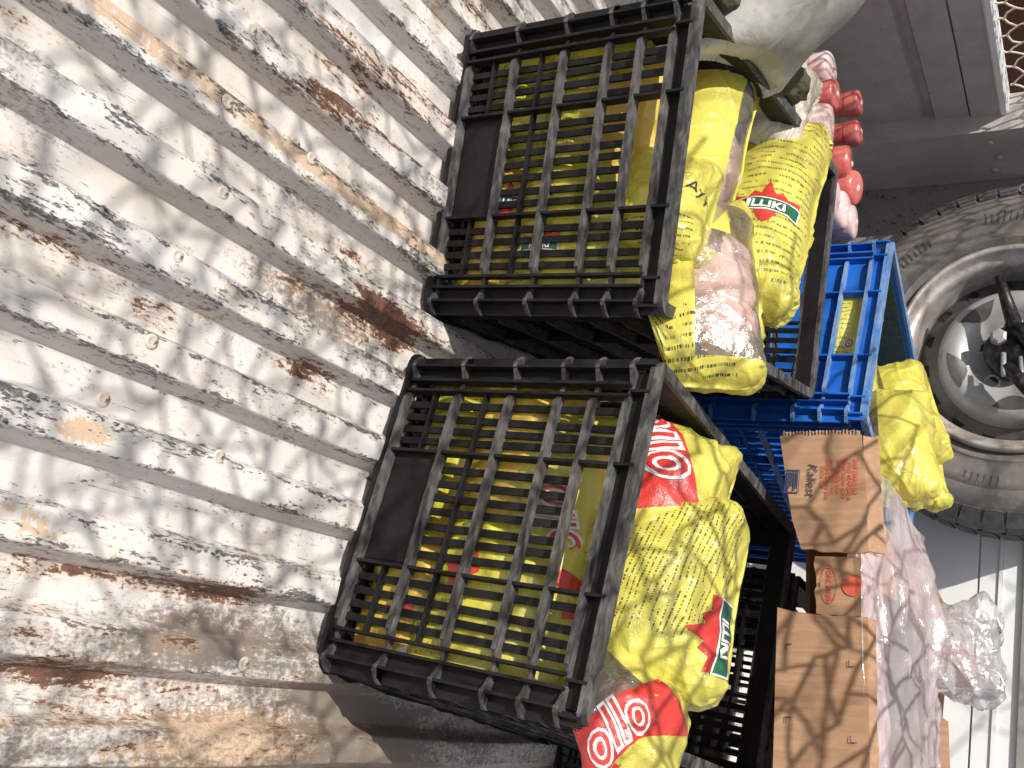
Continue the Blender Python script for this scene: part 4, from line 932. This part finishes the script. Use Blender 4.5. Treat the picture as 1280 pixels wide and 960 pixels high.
obj('browned_meat', blobmesh('browned_meat', [(-.022, .004, -.002, .026, .026, .020), (-.034, -.014, 0, .010, .012, .012), (.004, .010, -.006, .020, .018, .014)], m_brownmeat, .95, .004, 7), cb_.o)
# plain black crate that carries the back of the carton, behind the second black crate
MBD = MBm @ Matrix.Translation((.06, BD + .03, -.0)); 
crD = make_crate(tuple(MBD.to_translation()), tuple(MBD.to_euler()), 'black plastic crate under the cardboard carton, almost hidden', parts_black, .40, BD, m_black, m_blackrib, 'black crates in the truck bed')

# ------------------------------------------------------------------ spare wheel
def wheel():
    Yw = 2.16; c = wp(1265, 430, Yw); zc = Yw / (AX @ np.array([430 - 480.0, 1265 - 640.0, F]))[1] * F; R = 233 * zc / F
    M = NM('dusty_tyre_rubber'); co = M.co('Object'); n = M.noise(co, 7, 6, .65, .5); base = M.mix(M.ramp(n, .3, .7), (.085, .078, .074), (.17, .15, .135))
    base = M.mix(M.ramp(M.noise(co, 60, 5, .7), .5, .75, 0, .5), base, (.26, .235, .21)); rub = M.fin(base, .75, M.bump(M.noise(co, 90, 5), .3, .002))
    M = NM('tread_rubber'); co = M.co('Object'); rub2 = M.fin(M.mix(M.ramp(M.noise(co, 30, 6), .3, .7), (.04, .039, .041), (.085, .083, .085)), .7, M.bump(M.noise(co, 60, 6), .5, .003))
    M = NM('silver_wheel_paint'); co = M.co('Object'); n = M.noise(co, 12, 7, .65, .4); base = M.mix(M.ramp(n, .35, .65), (.42, .42, .425), (.31, .305, .30)); base = M.mix(M.ramp(M.noise(co, 40, 7, .7), .58, .7, 0, .7), base, (.16, .12, .10))
    sil = M.fin(base, M.ramp(n, .3, .7, .3, .5), M.bump(M.noise(co, 30, 4), .15, .002), Metallic=.25)
    M = NM('dull_rim_steel'); co = M.co('Object'); dul = M.fin(M.mix(M.ramp(M.noise(co, 20, 7, .7), .35, .65), (.06, .057, .057), (.11, .105, .10)), .5, None, Metallic=.3)
    M = NM('flange_steel'); co = M.co('Object'); fla = M.fin(M.mix(M.ramp(M.noise(co, 16, 8, .75), .42, .62), (.50, .475, .45), (.30, .25, .215)), .45, M.bump(M.noise(co, 60, 5), .2, .001), Metallic=.35)
    M = NM('hole_shadow_paint'); hol = M.fin((.012, .011, .011), .9)
    M = NM('oily_black_iron'); co = M.co('Object'); blk = M.fin(M.mix(M.ramp(M.noise(co, 50, 7, .7), .5, .7), (.02, .02, .02), (.10, .09, .08)), .4, M.bump(M.noise(co, 90, 5), .4, .002), Metallic=.4)
    t = tag(empty('spare_wheel', tuple(c)), 'dusty spare truck wheel with a silver disc rim clamped upright on the headboard', 'wheel')
    q = lambda P: [(r * R, y) for r, y in P]
    mb = MB(); mb.lathe(q([(.58, .055), (.585, .030), (.60, .016), (.625, .012), (.64, .004), (.648, .003), (.652, .007), (.70, -.002), (.76, -.006), (.80, -.006), (.804, -.0035), (.81, -.0045), (.86, .000), (.90, .010), (.925, .018), (.95, .028), (.965, .045),
                           (.975, .07), (.98, .115), (.975, .16), (.95, .20), (.85, .232), (.70, .232), (.6, .2)]), 128); obj('tyre', mb.me('tyre', rub, True), t)
    # tread lugs, two alternating kinds, and shoulder bars
    def lug(x0, x1, y0, y1, r0, r1, sk=0):
        m_ = MB(); m_.add([(x0, y0, r0), (x1, y0, r0), (x1 + sk, y1, r0), (x0 + sk, y1, r0), (x0 * .96, y0 + .002, r1), (x1 * .96, y0 + .002, r1), (x1 * .96 + sk, y1 - .002, r1), (x0 * .96 + sk, y1 - .002, r1)],
              [(0, 1, 5, 4), (1, 2, 6, 5), (2, 3, 7, 6), (3, 0, 4, 7), (4, 5, 6, 7)]); return m_.me('tread_block', rub2)
    la = lug(-.022, .017, .030, .095, R * .96, R * .988, .008); lb_ = lug(-.017, .022, .098, .165, R * .96, R * .988, -.008)
    sh = MB(); sh.add([(-.018, .010, R * .905), (.016, .010, R * .905), (.021, .031, R * .988), (-.023, .031, R * .988), (-.018, .0085, R * .912), (.015, .0085, R * .912), (.020, .028, R * .986), (-.022, .028, R * .986)],
                      [(4, 5, 6, 7), (0, 1, 5, 4), (1, 2, 6, 5), (2, 3, 7, 6), (3, 0, 4, 7)]); sh = sh.me('shoulder_block', rub2)
    N = 54
    for i in range(N):
        a = 2 * math.pi * i / N
        obj('tread_block', la, t, (0, 0, 0), (0, a, 0)); obj('tread_block', lb_, t, (0, 0, 0), (0, a + .05, 0)); obj('shoulder_block', sh, t, (0, 0, 0), (0, a, 0))
    tk = MB()
    for i in range(150):                                  # fine moulded ticks on the sidewall
        if (i // 9) % 3 == 0: continue
        a = 2 * math.pi * i / 150; ca, sa = math.cos(a), math.sin(a); r0, r1 = R * .735, R * (.775 + .012 * (i % 3)); w = .0012
        P = [(r0, -w), (r1, -w), (r1, w), (r0, w)]; tk.add([(r * ca - s * sa, -.0068 - .0008 * (k % 2), r * sa + s * ca) for k, (r, s) in enumerate(P)], [(0, 1, 2, 3)])
    obj('sidewall_moulding', tk.me('sidewall_moulding', rub2), t)
    mb = MB(); mb.lathe(q([(.592, .034), (.596, .010), (.590, .000), (.575, -.003), (.562, .000), (.556, .008), (.550, .020), (.540, .026), (.525, .028), (.512, .034), (.512, .050), (.508, .10), (.502, .122)]), 128); obj('flange', mb.me('flange', fla, True), t)
    mb = MB(); mb.lathe(q([(.504, .120), (.47, .114), (.43, .106), (.398, .100)]), 96); obj('rim_well', mb.me('rim_well', dul, True), t)
    prof = q([(.400, .0995), (.392, .082), (.380, .064), (.36, .053), (.33, .048), (.29, .049), (.25, .056), (.215, .068), (.18, .074), (.16, .077), (.08, .077), (.0003, .077)])
    mb = MB(); mb.lathe(prof, 96); dsk = obj('disc', mb.me('disc', sil, True), t)
    def on(r, a, off=0):
        P = sorted(prof); rr = r * R; y = np.interp(rr, [p[0] for p in P], [p[1] for p in P]); return (rr * math.cos(a), y - off, rr * math.sin(a))
    # small vent holes with a lip
    for i in range(16):
        a = 2 * math.pi * (i + .35) / 16; m_ = MB(); m_.lathe([(.0135, .003), (.0132, -.0006), (.0125, -.0008), (.0120, .0002), (.0001, .0003)], 20)
        o = obj('vent_hole', m_.me('vent_hole', hol, True), t, (R * .455 * math.cos(a), .111 - .001, R * .455 * math.sin(a)))
    # pressed windows between the spokes and the stud holes
    for i in range(5):
        a0 = 2 * math.pi * i / 5 + 2.55; V = []; n = 16
        for k in range(n + 1): a = a0 - .36 + .72 * k / n; V.append(on(.330, a, .0012))
        for k in range(n, -1, -1): a = a0 - .30 + .60 * k / n; V.append(on(.330 - .085 * max(0, math.sin(math.pi * k / n)) ** .5, a, .0012))
        for k in range(0): pass
        m_ = MB(); m = n + 1
        V2 = []
        for k in range(m):
            A, B = Vector(V[k]), Vector(V[2 * m - 1 - k])
            for j in range(5):
                p = A.lerp(B, j / 4); r = math.hypot(p.x, p.z) / R; V2.append(on(r, math.atan2(p.z, p.x), .0015))
        m_.add(V2, [(k * 5 + j, k * 5 + j + 1, (k + 1) * 5 + j + 1, (k + 1) * 5 + j) for k in range(n) for j in range(4)]); obj('disc_window', m_.me('disc_window', dul, True), t)
        a1 = a0 + math.pi / 5; m_ = MB(); m_.lathe([(.0175, .003), (.017, -.003), (.0135, -.004), (.012, -.001), (.0112, .006), (.0001, .008)], 24)
        o = obj('stud_hole', m_.me('stud_hole', sil, True), t, on(.185, a1, .001)); m_ = MB(); m_.lathe([(.0112, .002), (.0001, .002)], 20); obj('bore', m_.me('bore', blk), o)
    # black clamp: hub plate, arms, handle and bright threaded stud
    mb = MB(); mb.lathe([(.058, .080), (.060, .045), (.056, .036), (.040, .030), (.030, .018), (.0001, .016)], 40); k = obj('clamp_plate', mb.me('clamp_plate', blk, True), t)
    def arm(nm, p0, p1, r0, r1, mt=blk):
        m_ = MB(); m_.tube([p0, (Vector(p0) + Vector(p1)) / 2, p1], [r0, (r0 + r1) / 2, r1], 12); return obj(nm, m_.me(nm, mt, True), k)
    s = zc / F
    P = lambda dx, dy, y: (dy * s, y, dx * s)
    arm('clamp_arm', P(-18, -88, -.02), P(2, -26, .012), .010, .017); arm('clamp_arm', P(-4, 30, .0), P(22, 62, -.02), .014, .017); arm('clamp_arm', P(2, -26, .012), P(30, 10, .0), .015, .015); arm('clamp_arm', P(-2, -18, .02), P(40, -40, .01), .012, .014)
    arm('stud', P(-9, 12, .002), P(-7, 44, -.01), .0055, .0055, sil); arm('stud', P(10, 18, -.002), P(14, 50, -.02), .0045, .0045, sil)
    m_ = MB(); m_.lathe([(.018, .012), (.018, -.008), (.012, -.012), (.0001, -.012)], 6); obj('nut', m_.me('nut', sil), k, P(-16, -12, .012))
    for x, y in ((1128, 412), (1262, 200), (1262, 665)): pass
wheel()
